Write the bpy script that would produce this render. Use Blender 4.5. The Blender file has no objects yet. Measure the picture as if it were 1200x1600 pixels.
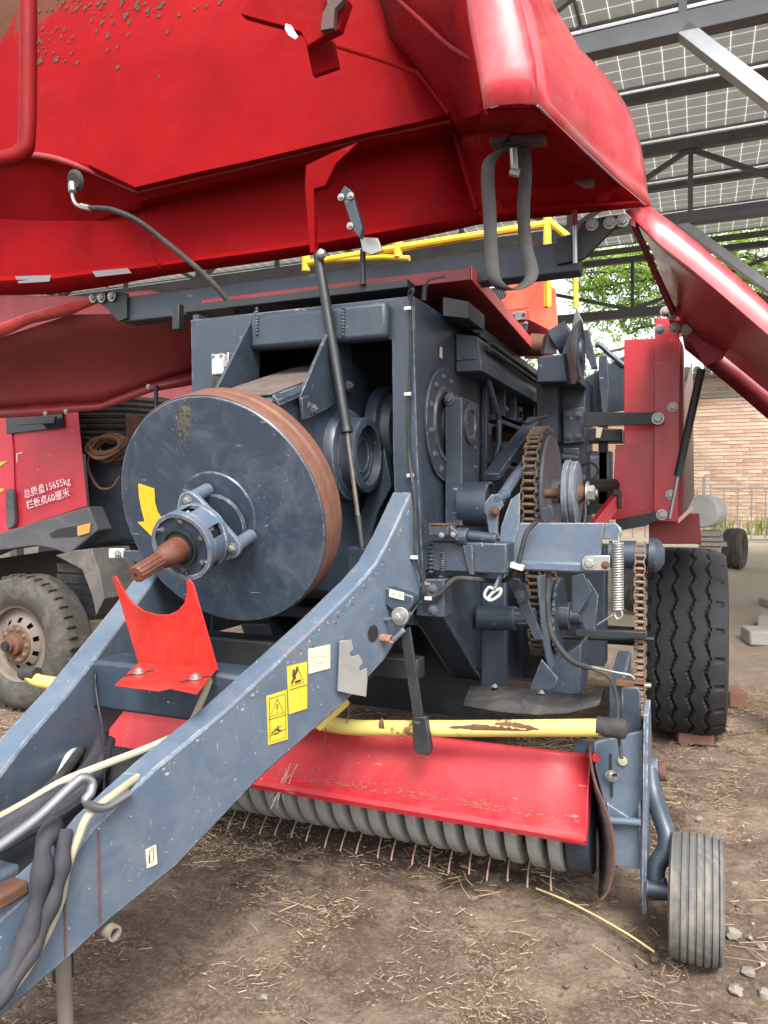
import bpy, math, random
from mathutils import Vector, Matrix
random.seed(7)
sc = bpy.context.scene
D = bpy.data
col = sc.collection
V = Vector
rad = math.radians
# ---------------------------------------------------------------- camera
F = 1180.0
YAW, PITCH = rad(22.8), rad(-1.07)
CAMP = V((0, 0, 1.45))
cam = D.cameras.new('camera'); camo = D.objects.new('camera', cam); col.objects.link(camo)
camo.location = CAMP; camo.rotation_euler = (rad(90) + PITCH, 0, YAW)
cam.sensor_fit = 'VERTICAL'; cam.sensor_height = 36; cam.lens = 36 * F / 1600
cam.clip_start = 0.05; cam.clip_end = 400
sc.camera = camo
# ---------------------------------------------------------------- light
SUN_EL, SUN_AZ = rad(50), rad(150)      # azimuth clockwise from +Y
w = D.worlds.new('World'); sc.world = w; w.use_nodes = True
nt = w.node_tree; nt.nodes.clear()
wo = nt.nodes.new('ShaderNodeOutputWorld'); bg = nt.nodes.new('ShaderNodeBackground')
sky = nt.nodes.new('ShaderNodeTexSky'); sky.sky_type = 'NISHITA'; sky.sun_disc = False
sky.sun_elevation = SUN_EL; sky.sun_rotation = SUN_AZ; sky.dust_density = 3.0; sky.air_density = 1.0
hs = nt.nodes.new('ShaderNodeHueSaturation'); hs.inputs['Saturation'].default_value = 0.25
nt.links.new(sky.outputs[0], hs.inputs['Color']); nt.links.new(hs.outputs[0], bg.inputs[0])
bg.inputs[1].default_value = 0.15
nt.links.new(bg.outputs[0], wo.inputs[0])
sun = D.lights.new('sun', 'SUN'); suno = D.objects.new('sun', sun); col.objects.link(suno)
sun.energy = 1.5; sun.angle = rad(22); sun.color = (1, .96, .9)
sd = V((math.sin(SUN_AZ) * math.cos(SUN_EL), math.cos(SUN_AZ) * math.cos(SUN_EL), math.sin(SUN_EL)))
suno.rotation_euler = sd.to_track_quat('Z', 'Y').to_euler()
vs = sc.view_settings; vs.view_transform = 'Standard'; vs.look = 'None'; vs.gamma = 1; vs.use_curve_mapping = False
vs.exposure = 1.85
# ---------------------------------------------------------------- measuring helpers
cy_, sy_ = math.cos(YAW), math.sin(YAW)
RT = V((cy_, sy_, 0)); FH = V((-sy_, cy_, 0))
FW = (FH * math.cos(PITCH) + V((0, 0, math.sin(PITCH)))).normalized(); UP = RT.cross(FW)
def ray(u, v): return RT * ((u - 600) / F) + UP * ((800 - v) / F) + FW
def R(u, v, X=None, Y=None, Z=None, d=None, pl=None):
    r = ray(u, v)
    if X is not None: t = (X - CAMP.x) / r.x
    elif Y is not None: t = (Y - CAMP.y) / r.y
    elif Z is not None: t = (Z - CAMP.z) / r.z
    elif pl is not None: t = (pl[0] - CAMP).dot(pl[1]) / r.dot(pl[1])
    else: t = d
    return CAMP + r * t
def RR(pts, **k): return [R(u, v, **k) for u, v in pts]
# ---------------------------------------------------------------- materials
MATS = {}
def nodes(m):
    m.use_nodes = True; t = m.node_tree; return t, t.nodes, t.links, t.nodes['Principled BSDF']
def sock(n, name): return n.inputs[name]
def noise(t, scale, detail=6, rough=.6, vec=None, dist=0.0):
    n = t.nodes.new('ShaderNodeTexNoise'); n.inputs['Scale'].default_value = scale
    n.inputs['Detail'].default_value = detail; n.inputs['Roughness'].default_value = rough
    n.inputs['Distortion'].default_value = dist
    if vec: t.links.new(vec, n.inputs['Vector'])
    return n
def ramp(t, inp, stops):
    r = t.nodes.new('ShaderNodeValToRGB'); e = r.color_ramp.elements
    while len(e) < len(stops): e.new(.5)
    for i, (p, c) in enumerate(stops):
        e[i].position = p; e[i].color = (c, c, c, 1) if isinstance(c, (int, float)) else (*c, 1)
    t.links.new(inp, r.inputs[0]); return r
def mix(t, fac, a, b, mode='MIX'):
    n = t.nodes.new('ShaderNodeMix'); n.data_type = 'RGBA'; n.blend_type = mode
    for s, x in ((n.inputs[0], fac), (n.inputs[6], a), (n.inputs[7], b)):
        if hasattr(x, 'links'): t.links.new(x, s)
        elif isinstance(x, (int, float)): s.default_value = x
        else: s.default_value = (*x, 1)
    return n.outputs[2]
def mapping(t, scale=(1, 1, 1), rot=(0, 0, 0)):
    tc = t.nodes.new('ShaderNodeTexCoord'); mp = t.nodes.new('ShaderNodeMapping')
    mp.inputs['Scale'].default_value = scale; mp.inputs['Rotation'].default_value = rot
    t.links.new(tc.outputs['Object'], mp.inputs[0]); return mp.outputs[0]
def paint(name, base, rough=.38, dust=.35, dustc=(.30, .26, .21), scr=.5, scrc=(.42, .44, .45), rust=.0, metal=0., coat=.0, var=.18, bump=.12, spec=.5, wear=0, mud=0):
    m = D.materials.new(name); t, N, L, B = nodes(m)
    v = mapping(t); b = V(base)
    n1 = noise(t, 2.3, 8, .62, v, .4)
    c = mix(t, ramp(t, n1.outputs[0], [(.3, 0), (.7, 1)]).outputs[0], tuple(b * (1 - var)), tuple(b * (1 + var)))
    # dust film in patches
    n2 = noise(t, 5.5, 12, .75, v, 1.0)
    r2 = ramp(t, n2.outputs[0], [(.46, 0), (.80, dust)])
    c = mix(t, r2.outputs[0], c, dustc)
    nb0 = noise(t, 26, 8, .7, v)
    # fine specks and chips
    n3 = noise(t, 95, 3, .5, v)
    n3b = noise(t, 6, 4, .6, v)
    r3 = ramp(t, n3.outputs[0], [(.70, 0), (.735, scr)]); r3b = ramp(t, n3b.outputs[0], [(.5, 0), (.62, 1)])
    mu = t.nodes.new('ShaderNodeMath'); mu.operation = 'MULTIPLY'
    L.new(r3.outputs[0], mu.inputs[0]); L.new(r3b.outputs[0], mu.inputs[1])
    c = mix(t, mu.outputs[0], c, scrc)
    # long faint scratches
    v2 = mapping(t, (3, 60, 8), (0.3, 0.5, 0.4)); n4 = noise(t, 3, 2, .5, v2)
    c = mix(t, ramp(t, n4.outputs[0], [(.73, 0), (.75, scr * .45)]).outputs[0], c, scrc)
    if rust:
        n5 = noise(t, 9, 10, .7, v, .6)
        c = mix(t, ramp(t, n5.outputs[0], [(.74 - rust * .35, 0), (.78 - rust * .35, .95)]).outputs[0], c, (.16, .055, .025))
    if mud:
        tcm = t.nodes.new('ShaderNodeTexCoord'); sxm = t.nodes.new('ShaderNodeSeparateXYZ'); L.new(tcm.outputs['Object'], sxm.inputs[0])
        ma = t.nodes.new('ShaderNodeMath'); ma.operation = 'MULTIPLY_ADD'; L.new(sxm.outputs['X'], ma.inputs[0]); ma.inputs[1].default_value = -.22; L.new(sxm.outputs['Z'], ma.inputs[2])
        nm = noise(t, 3.2, 12, .72, mapping(t, (1.6, 1, .8)), .7); mb_ = t.nodes.new('ShaderNodeMath'); mb_.operation = 'MULTIPLY_ADD'; L.new(nm.outputs[0], mb_.inputs[0]); mb_.inputs[1].default_value = 1.5; L.new(ma.outputs[0], mb_.inputs[2])
        c = mix(t, ramp(t, mb_.outputs[0], [(0.0, 0), (1.0, 0)]).outputs[0], c, c) if False else c
        rmp = t.nodes.new('ShaderNodeMapRange'); rmp.inputs[1].default_value = .98; rmp.inputs[2].default_value = 1.12; rmp.inputs[3].default_value = 0; rmp.inputs[4].default_value = mud; L.new(mb_.outputs[0], rmp.inputs[0])
        c = mix(t, rmp.outputs[0], c, mix(t, nb0.outputs[0], (.075, .040, .022), (.030, .017, .010)))
    if wear:
        bv = t.nodes.new('ShaderNodeBevel'); bv.samples = 4; bv.inputs['Radius'].default_value = .010
        ge = t.nodes.new('ShaderNodeNewGeometry'); dp = t.nodes.new('ShaderNodeVectorMath'); dp.operation = 'DOT_PRODUCT'
        L.new(bv.outputs[0], dp.inputs[0]); L.new(ge.outputs['Normal'], dp.inputs[1])
        rw = ramp(t, dp.outputs['Value'], [(.90, 1), (.985, 0)])
        nw = noise(t, 28, 8, .75, v); rn = ramp(t, nw.outputs[0], [(.44, 0), (.56, 1)])
        mw = t.nodes.new('ShaderNodeMath'); mw.operation = 'MULTIPLY'; L.new(rw.outputs[0], mw.inputs[0]); L.new(rn.outputs[0], mw.inputs[1])
        mw2 = t.nodes.new('ShaderNodeMath'); mw2.operation = 'MULTIPLY'; L.new(mw.outputs[0], mw2.inputs[0]); mw2.inputs[1].default_value = wear
        nr = noise(t, 5, 5, .6, v); wc_ = mix(t, ramp(t, nr.outputs[0], [(.45, 0), (.6, 1)]).outputs[0], tuple(V(scrc) * .8), (.17, .07, .035))
        c = mix(t, mw2.outputs[0], c, wc_)
    L.new(c, B.inputs['Base Color']); B.inputs['Metallic'].default_value = metal
    rr = ramp(t, n2.outputs[0], [(.3, rough * .85), (.75, min(1, rough * 1.6))]); L.new(rr.outputs[0], B.inputs['Roughness'])
    bp = t.nodes.new('ShaderNodeBump'); bp.inputs['Strength'].default_value = bump; bp.inputs['Distance'].default_value = .004
    nb = noise(t, 14, 8, .6, v); L.new(nb.outputs[0], bp.inputs['Height']); L.new(bp.outputs[0], B.inputs['Normal'])
    B.inputs['Coat Weight'].default_value = coat; B.inputs['Coat Roughness'].default_value = .15
    B.inputs['Specular IOR Level'].default_value = spec
    MATS[name] = m; return m
def rusty(name, a=(.20, .065, .03), b=(.36, .15, .08), rough=.75, bare=.0):
    m = D.materials.new(name); t, N, L, B = nodes(m); v = mapping(t)
    n1 = noise(t, 16, 12, .7, v, .8)
    c = mix(t, ramp(t, n1.outputs[0], [(.32, 0), (.68, 1)]).outputs[0], a, b)
    n2 = noise(t, 60, 5, .6, v); c = mix(t, ramp(t, n2.outputs[0], [(.55, 0), (.75, .6)]).outputs[0], c, (.07, .035, .02))
    if bare: c = mix(t, ramp(t, noise(t, 4, 6, .6, mapping(t, (1, 1, 6))).outputs[0], [(.5, 0), (.6, bare)]).outputs[0], c, (.42, .33, .27))
    L.new(c, B.inputs['Base Color']); B.inputs['Roughness'].default_value = rough
    bp = t.nodes.new('ShaderNodeBump'); bp.inputs['Strength'].default_value = .35; bp.inputs['Distance'].default_value = .003
    L.new(n2.outputs[0], bp.inputs['Height']); L.new(bp.outputs[0], B.inputs['Normal'])
    return m
BLUE = paint('shaded_blue_grey_paint', (.022, .033, .049), .36, .3, (.085, .088, .092), .75, (.45, .48, .52), wear=.55)  # same paint as the tongue, darkened to hold the shade under the hood
BLUEW = paint('lit_worn_blue_grey_paint', (.064, .091, .127), .38, .6, (.155, .158, .158), .6, (.55, .56, .56), rust=.16, wear=.8)  # paler copy with skylight put into the colour, plus chips and rust
DARKB = paint('dark_blue_paint', (.021, .031, .046), .42, .3, (.08, .08, .08), .5, (.3, .3, .3))
BLACK = paint('black_metal', (.010, .012, .014), .45, .2, (.06, .055, .05), .3, (.3, .3, .3))
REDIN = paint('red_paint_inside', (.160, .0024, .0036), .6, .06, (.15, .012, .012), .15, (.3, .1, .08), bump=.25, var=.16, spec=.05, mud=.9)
RIBM = paint('red_rib_worn_glint', (.18, .008, .010), .4, .4, (.34, .09, .07), .5, (.5, .3, .25), spec=.4)  # ridge highlight painted in as a paler red, over worn paint
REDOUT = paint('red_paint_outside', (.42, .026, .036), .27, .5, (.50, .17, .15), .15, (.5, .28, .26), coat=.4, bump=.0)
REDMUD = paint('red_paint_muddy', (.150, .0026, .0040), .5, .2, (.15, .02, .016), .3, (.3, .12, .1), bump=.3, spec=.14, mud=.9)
REDS = paint('red_shield_paint', (.31, .009, .016), .46, .45, (.34, .075, .068), .7, (.60, .42, .36), bump=.2)
REDB = paint('bright_red_paint', (.36, .013, .008), .42, .08, (.7, .25, .2), .1, coat=.1, var=.05)
REDD = paint('dark_red_paint', (.15, .006, .010), .4, .2, (.22, .08, .07), .3, (.5, .3, .28))
ORANGE = paint('faded_orange_red_paint', (.72, .13, .075), .35, .35, (.7, .32, .25), .2)
YEL = paint('yellow_paint', (.72, .47, .03), .4, .35, (.45, .36, .14), .7, (.25, .16, .06), bump=.15)
YELR = paint('rust_flecked_yellow_paint', (.50, .40, .11), .45, .4, (.28, .22, .09), .7, (.22, .14, .07), rust=.42)
STEEL = paint('zinc_steel', (.30, .30, .285), .38, .35, (.34, .30, .25), .3, metal=.75, var=.1)
GALV = paint('galvanised_rod', (.25, .26, .275), .33, .3, (.25, .24, .22), .3, metal=.8)
BAND = paint('galvanised_band', (.27, .28, .27), .5, .9, (.17, .135, .10), .7, metal=.35, rust=.3, wear=.5)
WHITEM = paint('white_plastic', (.40, .40, .385), .4, .3, (.3, .27, .23), .2)
CREAM = paint('cream_hose_rubber', (.29, .265, .18), .55, .5, (.25, .21, .15), .5, (.2, .17, .12))
TAN = paint('tan_pipe', (.15, .125, .10), .6, .5, (.2, .16, .12))
CONC = paint('concrete', (.24, .22, .19), .9, .6, (.19, .155, .12), bump=.8)
RUST = rusty('rust', (.055, .024, .013), (.125, .052, .027)); RUSTR = rusty('rust_rim', (.085, .034, .019), (.150, .062, .035), .6, .0)
RUSTD = rusty('rusty_chain', (.07, .043, .028), (.23, .155, .10), .5); RUSTS = rusty('rust_shaft', (.065, .021, .012), (.125, .045, .026), .36)
TRIM = rusty('dusty_gearbox_top', (.06, .045, .04), (.12, .09, .08), .8)
def rubber(name, c=(.022, .022, .023), dust=.5, dc=(.16, .135, .105), rough=.72):
    return paint(name, c, rough, dust, dc, .15, (.2, .18, .15), bump=.3, spec=.3)
RUB = rubber('black_rubber'); RUBB = rubber('big_tyre_rubber', (.017, .0175, .019), .5, (.060, .055, .05)); RUBD = rubber('dusty_tyre_rubber', (.040, .038, .034), .9, (.155, .125, .095)); RUBG = rubber('worn_grey_rubber', (.085, .084, .082), 1.0, (.26, .22, .17), .65)
SLEEVE = rubber('grey_hose_sleeve', (.028, .028, .036), .5, (.11, .095, .09), .8)
WEB = rubber('webbing', (.040, .038, .038), .5, (.12, .11, .10), .85)
RTRUCK = paint('truck_red', (.42, .018, .036), .4, .3, (.32, .10, .09), .5, (.65, .5, .48), coat=.15)
GREYP = paint('grey_plastic', (.06, .063, .07), .6, .4, (.22, .2, .17), .4)
GLASS = D.materials.new('dark_glass'); t, N, L, B = nodes(GLASS); B.inputs['Base Color'].default_value = (.01, .02, .025, 1); B.inputs['Roughness'].default_value = .06
AMBER = D.materials.new('amber_lens'); t, N, L, B = nodes(AMBER); B.inputs['Base Color'].default_value = (.55, .25, .07, 1); B.inputs['Roughness'].default_value = .2
def flat(name, c, rough=.5):
    m = D.materials.new(name); t, N, L, B = nodes(m); v = mapping(t)
    n = noise(t, 40, 6, .7, v); L.new(mix(t, ramp(t, n.outputs[0], [(.5, 0), (.8, .4)]).outputs[0], c, tuple(x * .6 for x in c)), B.inputs['Base Color'])
    B.inputs['Roughness'].default_value = rough; return m
STKY = flat('yellow_sticker', (.50, .37, .03)); STKC = flat('cream_sticker', (.48, .42, .32)); INK = flat('black_print', (.02, .02, .02)); INKT = flat('white_stencil', (.72, .6, .58)); INKG = flat('grey_print', (.38, .32, .25)); ARROW = flat('arrow_yellow', (.66, .38, .02)); GREYT = flat('grey_tape', (.13, .12, .13), .6)
# ---------------------------------------------------------------- geometry builder
WL = {}
class G:
    def __init__(s): s.v = []; s.f = []
    def add(s, vs_, fs):
        b = len(s.v); s.v += [V(x) for x in vs_]; s.f += [tuple(i + b for i in f) for f in fs]; return s
    def box(s, c, sz, rot=None):
        c = V(c); h = V(sz) / 2; q = [V((x * h.x, y * h.y, z * h.z)) for x in (-1, 1) for y in (-1, 1) for z in (-1, 1)]
        if rot is not None: q = [rot @ p for p in q]
        return s.add([c + p for p in q], [(0, 1, 3, 2), (4, 6, 7, 5), (0, 4, 5, 1), (2, 3, 7, 6), (0, 2, 6, 4), (1, 5, 7, 3)])
    def b2(s, x0, x1, y0, y1, z0, z1): return s.box(((x0 + x1) / 2, (y0 + y1) / 2, (z0 + z1) / 2), (abs(x1 - x0), abs(y1 - y0), abs(z1 - z0)))
    def beam(s, a, b, w_, h_, up=(0, 0, 1)):
        a, b = V(a), V(b); y = (b - a); l = y.length; y.normalize(); x = y.cross(V(up)).normalized(); z = x.cross(y)
        return s.box((a + b) / 2, (w_, l, h_), Matrix((x, y, z)).transposed())
    def prism(s, pts, off):
        n = len(pts); pts = [V(p) for p in pts]; off = V(off)
        s.add(pts + [p + off for p in pts], [tuple(range(n)), tuple(range(2 * n - 1, n - 1, -1))] + [(i, i + n, (i + 1) % n + n, (i + 1) % n) for i in range(n)]); return s
    def sheet(s, rows):
        n = len(rows[0]); vs_ = [p for r in rows for p in r]
        return s.add(vs_, [(i * n + j, i * n + j + 1, (i + 1) * n + j + 1, (i + 1) * n + j) for i in range(len(rows) - 1) for j in range(n - 1)])
    def lathe(s, prof, o, ax, seg=32, caps=True, a0=0, a1=2 * math.pi):
        o = V(o); ax = V(ax).normalized(); x = ax.orthogonal().normalized(); y = ax.cross(x)
        full = abs(a1 - a0 - 2 * math.pi) < 1e-6; k = seg if full else seg + 1; vs_ = []
        for (a, r) in prof:
            for i in range(k):
                th = a0 + (a1 - a0) * i / seg; vs_.append(o + ax * a + (x * math.cos(th) + y * math.sin(th)) * r)
        fs = []
        for j in range(len(prof) - 1):
            for i in range(seg):
                i2 = (i + 1) % k; fs.append((j * k + i, j * k + i2, (j + 1) * k + i2, (j + 1) * k + i))
        if caps and full: fs += [tuple(range(k - 1, -1, -1)), tuple((len(prof) - 1) * k + i for i in range(k))]
        return s.add(vs_, fs)
    def cyl(s, a, b, r, r2=None, seg=20):
        a, b = V(a), V(b); return s.lathe([(0, r), ((b - a).length, r if r2 is None else r2)], a, b - a, seg)
    def tube(s, pts, r, seg=8, smooth=6, flatn=None):
        P = [V(p) for p in pts]
        if smooth and len(P) > 2:
            Q = []; E = [P[0] * 2 - P[1]] + P + [P[-1] * 2 - P[-2]]
            for i in range(1, len(E) - 2):
                for k in range(smooth):
                    t_ = k / smooth; a, b, c, d = E[i - 1:i + 3]
                    Q.append(.5 * ((2 * b) + (c - a) * t_ + (2 * a - 5 * b + 4 * c - d) * t_ ** 2 + (3 * b - a - 3 * c + d) * t_ ** 3))
            P = Q + [P[-1]]
        vs_ = []; n = len(P); rr_ = r if callable(r) else (lambda q: r)
        T = (P[1] - P[0]).normalized(); x = T.orthogonal().normalized()
        for i in range(n):
            T = (P[min(i + 1, n - 1)] - P[max(i - 1, 0)]).normalized(); x = (x - T * x.dot(T)).normalized(); y = T.cross(x); q = rr_(i / (n - 1))
            for k in range(seg):
                th = 2 * math.pi * k / seg; vs_.append(P[i] + (x * math.cos(th) + y * math.sin(th)) * q)
        fs = [(i * seg + k, i * seg + (k + 1) % seg, (i + 1) * seg + (k + 1) % seg, (i + 1) * seg + k) for i in range(n - 1) for k in range(seg)]
        fs += [tuple(range(seg - 1, -1, -1)), tuple((n - 1) * seg + k for k in range(seg))]
        return s.add(vs_, fs)
    def ribbon(s, pts, wv, th):
        P = [V(p) for p in pts]; Q = []; E = [P[0] * 2 - P[1]] + P + [P[-1] * 2 - P[-2]]
        for i in range(1, len(E) - 2):
            for k in range(6):
                t_ = k / 6; a, b, c, d = E[i - 1:i + 3]
                Q.append(.5 * ((2 * b) + (c - a) * t_ + (2 * a - 5 * b + 4 * c - d) * t_ ** 2 + (3 * b - a - 3 * c + d) * t_ ** 3))
        Q.append(P[-1]); wv = V(wv); rows = [[q - wv / 2, q + wv / 2] for q in Q]; return s.sheet(rows)
    def hexnut(s, c, ax, r, h): return s.lathe([(0, r), (h * .85, r), (h, r * .85)], c, ax, 6)
    def mirror(s, xc):
        g = G(); g.v = [V((2 * xc - p.x, p.y, p.z)) for p in s.v]; g.f = [tuple(reversed(f)) for f in s.f]; return g
    def mesh(s, name, mat, sm=35, c=V((0, 0, 0))):
        me = D.meshes.new(name); me.from_pydata([tuple(p - c) for p in s.v], [], s.f); me.materials.append(mat)
        me.shade_smooth(); me.set_sharp_from_angle(angle=rad(sm)); return me
    def make(s, name, mat, parent=None, bev=0, solid=0, sm=35, label=None, loc=None):
        c = loc
        if c is None:
            lo = V([min(p[i] for p in s.v) for i in range(3)]); hi = V([max(p[i] for p in s.v) for i in range(3)]); c = (lo + hi) / 2
        o = D.objects.new(name, s.mesh(name, mat, sm, c)); col.objects.link(o); WL[o] = c
        o.location = c - (WL[parent] if parent else V((0, 0, 0)))
        if parent: o.parent = parent
        if solid:
            m = o.modifiers.new('thick', 'SOLIDIFY'); m.thickness = solid; m.offset = 0
        if bev:
            m = o.modifiers.new('bevel', 'BEVEL'); m.width = bev; m.segments = 2; m.limit_method = 'ANGLE'; m.angle_limit = rad(40); m.harden_normals = False
        if label: o['label'] = label
        return o
def tag(o, label=None, cat=None, group=None, kind=None):
    if label: o['label'] = label
    if cat: o['category'] = cat
    if group: o['group'] = group
    if kind: o['kind'] = kind
    return o
def empty(name, loc, label=None, cat=None, group=None, parent=None):
    o = D.objects.new(name, None); col.objects.link(o); WL[o] = V(loc); o.location = V(loc) - (WL[parent] if parent else V((0, 0, 0)))
    o.empty_display_size = .2
    if parent: o.parent = parent
    return tag(o, label, cat, group)
def inst(me, name, loc, parent, rot=None, scale=None):
    o = D.objects.new(name, me); col.objects.link(o); WL[o] = V(loc)
    o.location = V(loc) - (WL[parent] if parent else V((0, 0, 0))); o.parent = parent
    if rot is not None: o.rotation_euler = rot.to_euler() if hasattr(rot, 'to_euler') else rot
    if scale: o.scale = scale
    return o
_bolt = {}
def bolt(c, ax, r, parent, mat=None, name='bolt'):
    mat = mat or STEEL; k = (mat.name, name)
    if k not in _bolt:
        g = G(); g.lathe([(0, 1.45), (.22, 1.45), (.22, 1.0)], (0, 0, 0), (0, 0, 1), 16); g.hexnut((0, 0, .22), (0, 0, 1), 1.0, .75); g.cyl((0, 0, .9), (0, 0, 1.25), .45, seg=10)
        _bolt[k] = g.mesh(name, mat)
    q = V(ax).normalized().to_track_quat('Z', 'Y')
    return inst(_bolt[k], name, c, parent, q, (r, r, r))
XC = -1.52
_h = {}
def gz(x, y):
    return min(max(0, y - 6.5) * .061, .78)
# ================================================================ ground
def ground():
    def ax(lo, hi, a, b, fine):
        xs = []; x = lo
        while x < hi:
            xs.append(x); x += fine if a <= x <= b else min(6, fine + (min(abs(x - a), abs(x - b))) * .22 + .02)
        return xs + [hi]
    xs = ax(-90, 60, -4.2, 1.6, .02); ys = ax(-25, 150, .7, 5.6, .02)
    from mathutils import noise as mn
    vs_ = []
    for y in ys:
        for x in xs:
            z = gz(x, y)
            if -9 < x < 8 and -1 < y < 14:
                p = V((x, y, 0)); f = mn.noise(p * 1.3) * .020 + mn.noise(p * 4 + V((3, 1, 0))) * .026
                if -4.4 < x < 1.8 and .4 < y < 5.8: f += mn.noise(p * 10) * .012 + abs(mn.noise(p * 26)) * .014
                z += f - .012
            vs_.append((x, y, z))
    n = len(xs); fs = [(j * n + i, j * n + i + 1, (j + 1) * n + i + 1, (j + 1) * n + i) for j in range(len(ys) - 1) for i in range(n - 1)]
    m = D.materials.new('soil'); t, N, L, B = nodes(m)
    v = mapping(t)
    n1 = noise(t, 1.1, 8, .6, v, .3); n2 = noise(t, 9, 12, .75, v, .5); n3 = noise(t, 70, 6, .75, v, .6); n4 = noise(t, 2.2, 10, .7, v, 1.2)
    c = mix(t, ramp(t, n2.outputs[0], [(.3, 0), (.7, 1)]).outputs[0], (.068, .044, .031), (.190, .136, .098))
    c = mix(t, ramp(t, n4.outputs[0], [(.46, 0), (.66, .75)]).outputs[0], c, (.300, .232, .172))
    c = mix(t, ramp(t, n3.outputs[0], [(.50, 0), (.64, .8)]).outputs[0], c, (.27, .21, .15))
    c = mix(t, ramp(t, n3.outputs[0], [(.30, .75), (.44, 0)]).outputs[0], c, (.040, .023, .015))
    c = mix(t, ramp(t, n1.outputs[0], [(.5, 0), (.64, .6)]).outputs[0], c, (.082, .048, .032))
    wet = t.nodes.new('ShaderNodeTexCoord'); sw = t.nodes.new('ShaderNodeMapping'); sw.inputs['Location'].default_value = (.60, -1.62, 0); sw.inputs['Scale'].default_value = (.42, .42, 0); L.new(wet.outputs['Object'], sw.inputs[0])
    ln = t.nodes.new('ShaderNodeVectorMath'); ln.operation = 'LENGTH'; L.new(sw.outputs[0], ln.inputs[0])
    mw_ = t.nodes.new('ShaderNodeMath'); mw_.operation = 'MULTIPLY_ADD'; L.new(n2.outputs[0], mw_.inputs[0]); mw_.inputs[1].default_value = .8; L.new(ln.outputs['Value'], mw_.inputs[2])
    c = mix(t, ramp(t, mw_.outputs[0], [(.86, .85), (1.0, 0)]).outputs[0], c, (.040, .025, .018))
    # far yard: pale concrete and grit
    sx = t.nodes.new('ShaderNodeSeparateXYZ'); tc = t.nodes.new('ShaderNodeTexCoord'); L.new(tc.outputs['Object'], sx.inputs[0])
    far = t.nodes.new('ShaderNodeMapRange'); far.inputs[1].default_value = 6.2; far.inputs[2].default_value = 10; L.new(sx.outputs['Y'], far.inputs[0])
    c = mix(t, far.outputs[0], c, mix(t, n3.outputs[0], (.22, .185, .14), (.42, .36, .27)))
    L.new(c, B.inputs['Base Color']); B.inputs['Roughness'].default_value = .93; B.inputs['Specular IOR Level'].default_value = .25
    bp = t.nodes.new('ShaderNodeBump'); bp.inputs['Strength'].default_value = .9; bp.inputs['Distance'].default_value = .012
    L.new(n3.outputs[0], bp.inputs['Height']); b2 = t.nodes.new('ShaderNodeBump'); b2.inputs['Strength'].default_value = .8; b2.inputs['Distance'].default_value = .03
    L.new(n2.outputs[0], b2.inputs['Height']); L.new(bp.outputs[0], b2.inputs['Normal']); L.new(b2.outputs[0], B.inputs['Normal'])
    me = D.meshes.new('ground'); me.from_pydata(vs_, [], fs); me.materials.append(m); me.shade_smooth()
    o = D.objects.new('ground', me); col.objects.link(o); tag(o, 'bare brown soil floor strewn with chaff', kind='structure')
ground()
def strands(name, label, cnt, area, lens, wid, cols, z0=0.004, clump=None, seed=1):
    rnd = random.Random(seed); g = G(); m = D.materials.new(name); t, N, L, B = nodes(m)
    oi = t.nodes.new('ShaderNodeNewGeometry'); r = ramp(t, oi.outputs['Random Per Island'], [(i / (len(cols) - 1), c) for i, c in enumerate(cols)])
    L.new(r.outputs[0], B.inputs['Base Color']); B.inputs['Roughness'].default_value = .8
    from mathutils import noise as mn
    k = 0
    while k < cnt:
        x = rnd.uniform(area[0], area[1]); y = rnd.uniform(area[2], area[3])
        if mn.noise(V((x * 1.3, y * 1.3, seed))) * 1.1 + mn.noise(V((x * 4.5, y * 4.5, seed + 2))) * 1.2 < rnd.uniform(-.2, .75): continue
        k += 1
        a = rnd.uniform(0, 6.28); l = lens[0] + (lens[1] - lens[0]) * rnd.random() ** 3; wd = rnd.uniform(*wid); el = rnd.gauss(0, .16)
        dx, dy = math.cos(a), math.sin(a); z = gz(x, y) + z0 + rnd.random() * .012
        bend = rnd.gauss(0, .07) if rnd.random() < .8 else rnd.gauss(0, .4); P = []
        p = V((x, y, z)); aa = a
        for i in range(3):
            P.append(p.copy()); p += V((math.cos(aa), math.sin(aa), math.sin(el))) * l / 2; aa += bend
        s_ = V((-dy, dx, rnd.gauss(0, .4))).normalized() * wd / 2; up = V((0, 0, wd * .5))
        vv = []
        for q in P: vv += [q - s_, q + up, q + s_]
        g.add(vv, [(0, 1, 4, 3), (1, 2, 5, 4), (3, 4, 7, 6), (4, 5, 8, 7)])
    me = D.meshes.new(name); me.from_pydata([tuple(p) for p in g.v], [], g.f); me.materials.append(m)
    o = D.objects.new(name, me); col.objects.link(o); tag(o, label, kind='stuff')
strands('chaff', 'short broken straw trodden into the soil', 70000, (-4.2, 1.5, .6, 6.2), (.006, .045), (.0013, .0038), [(.11, .070, .044), (.20, .138, .088), (.32, .24, .155), (.07, .044, .028), (.16, .107, .068), (.26, .188, .12), (.12, .078, .050)], -.003, seed=3)
strands('straw', 'longer loose straw stalks lying on the soil', 3400, (-4.2, 1.5, .6, 6.5), (.03, .15), (.0016, .0044), [(.28, .21, .115), (.16, .11, .065), (.36, .29, .18), (.10, .066, .042), (.22, .16, .09), (.12, .08, .05)], .002, seed=5)
strands('dry_hay', 'matted dry hay heaped under the machine', 9000, (-3.4, -.3, 3.3, 6.5), (.05, .22), (.002, .004), [(.10, .062, .038), (.065, .04, .025), (.17, .115, .072)], .02, seed=9)
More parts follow.
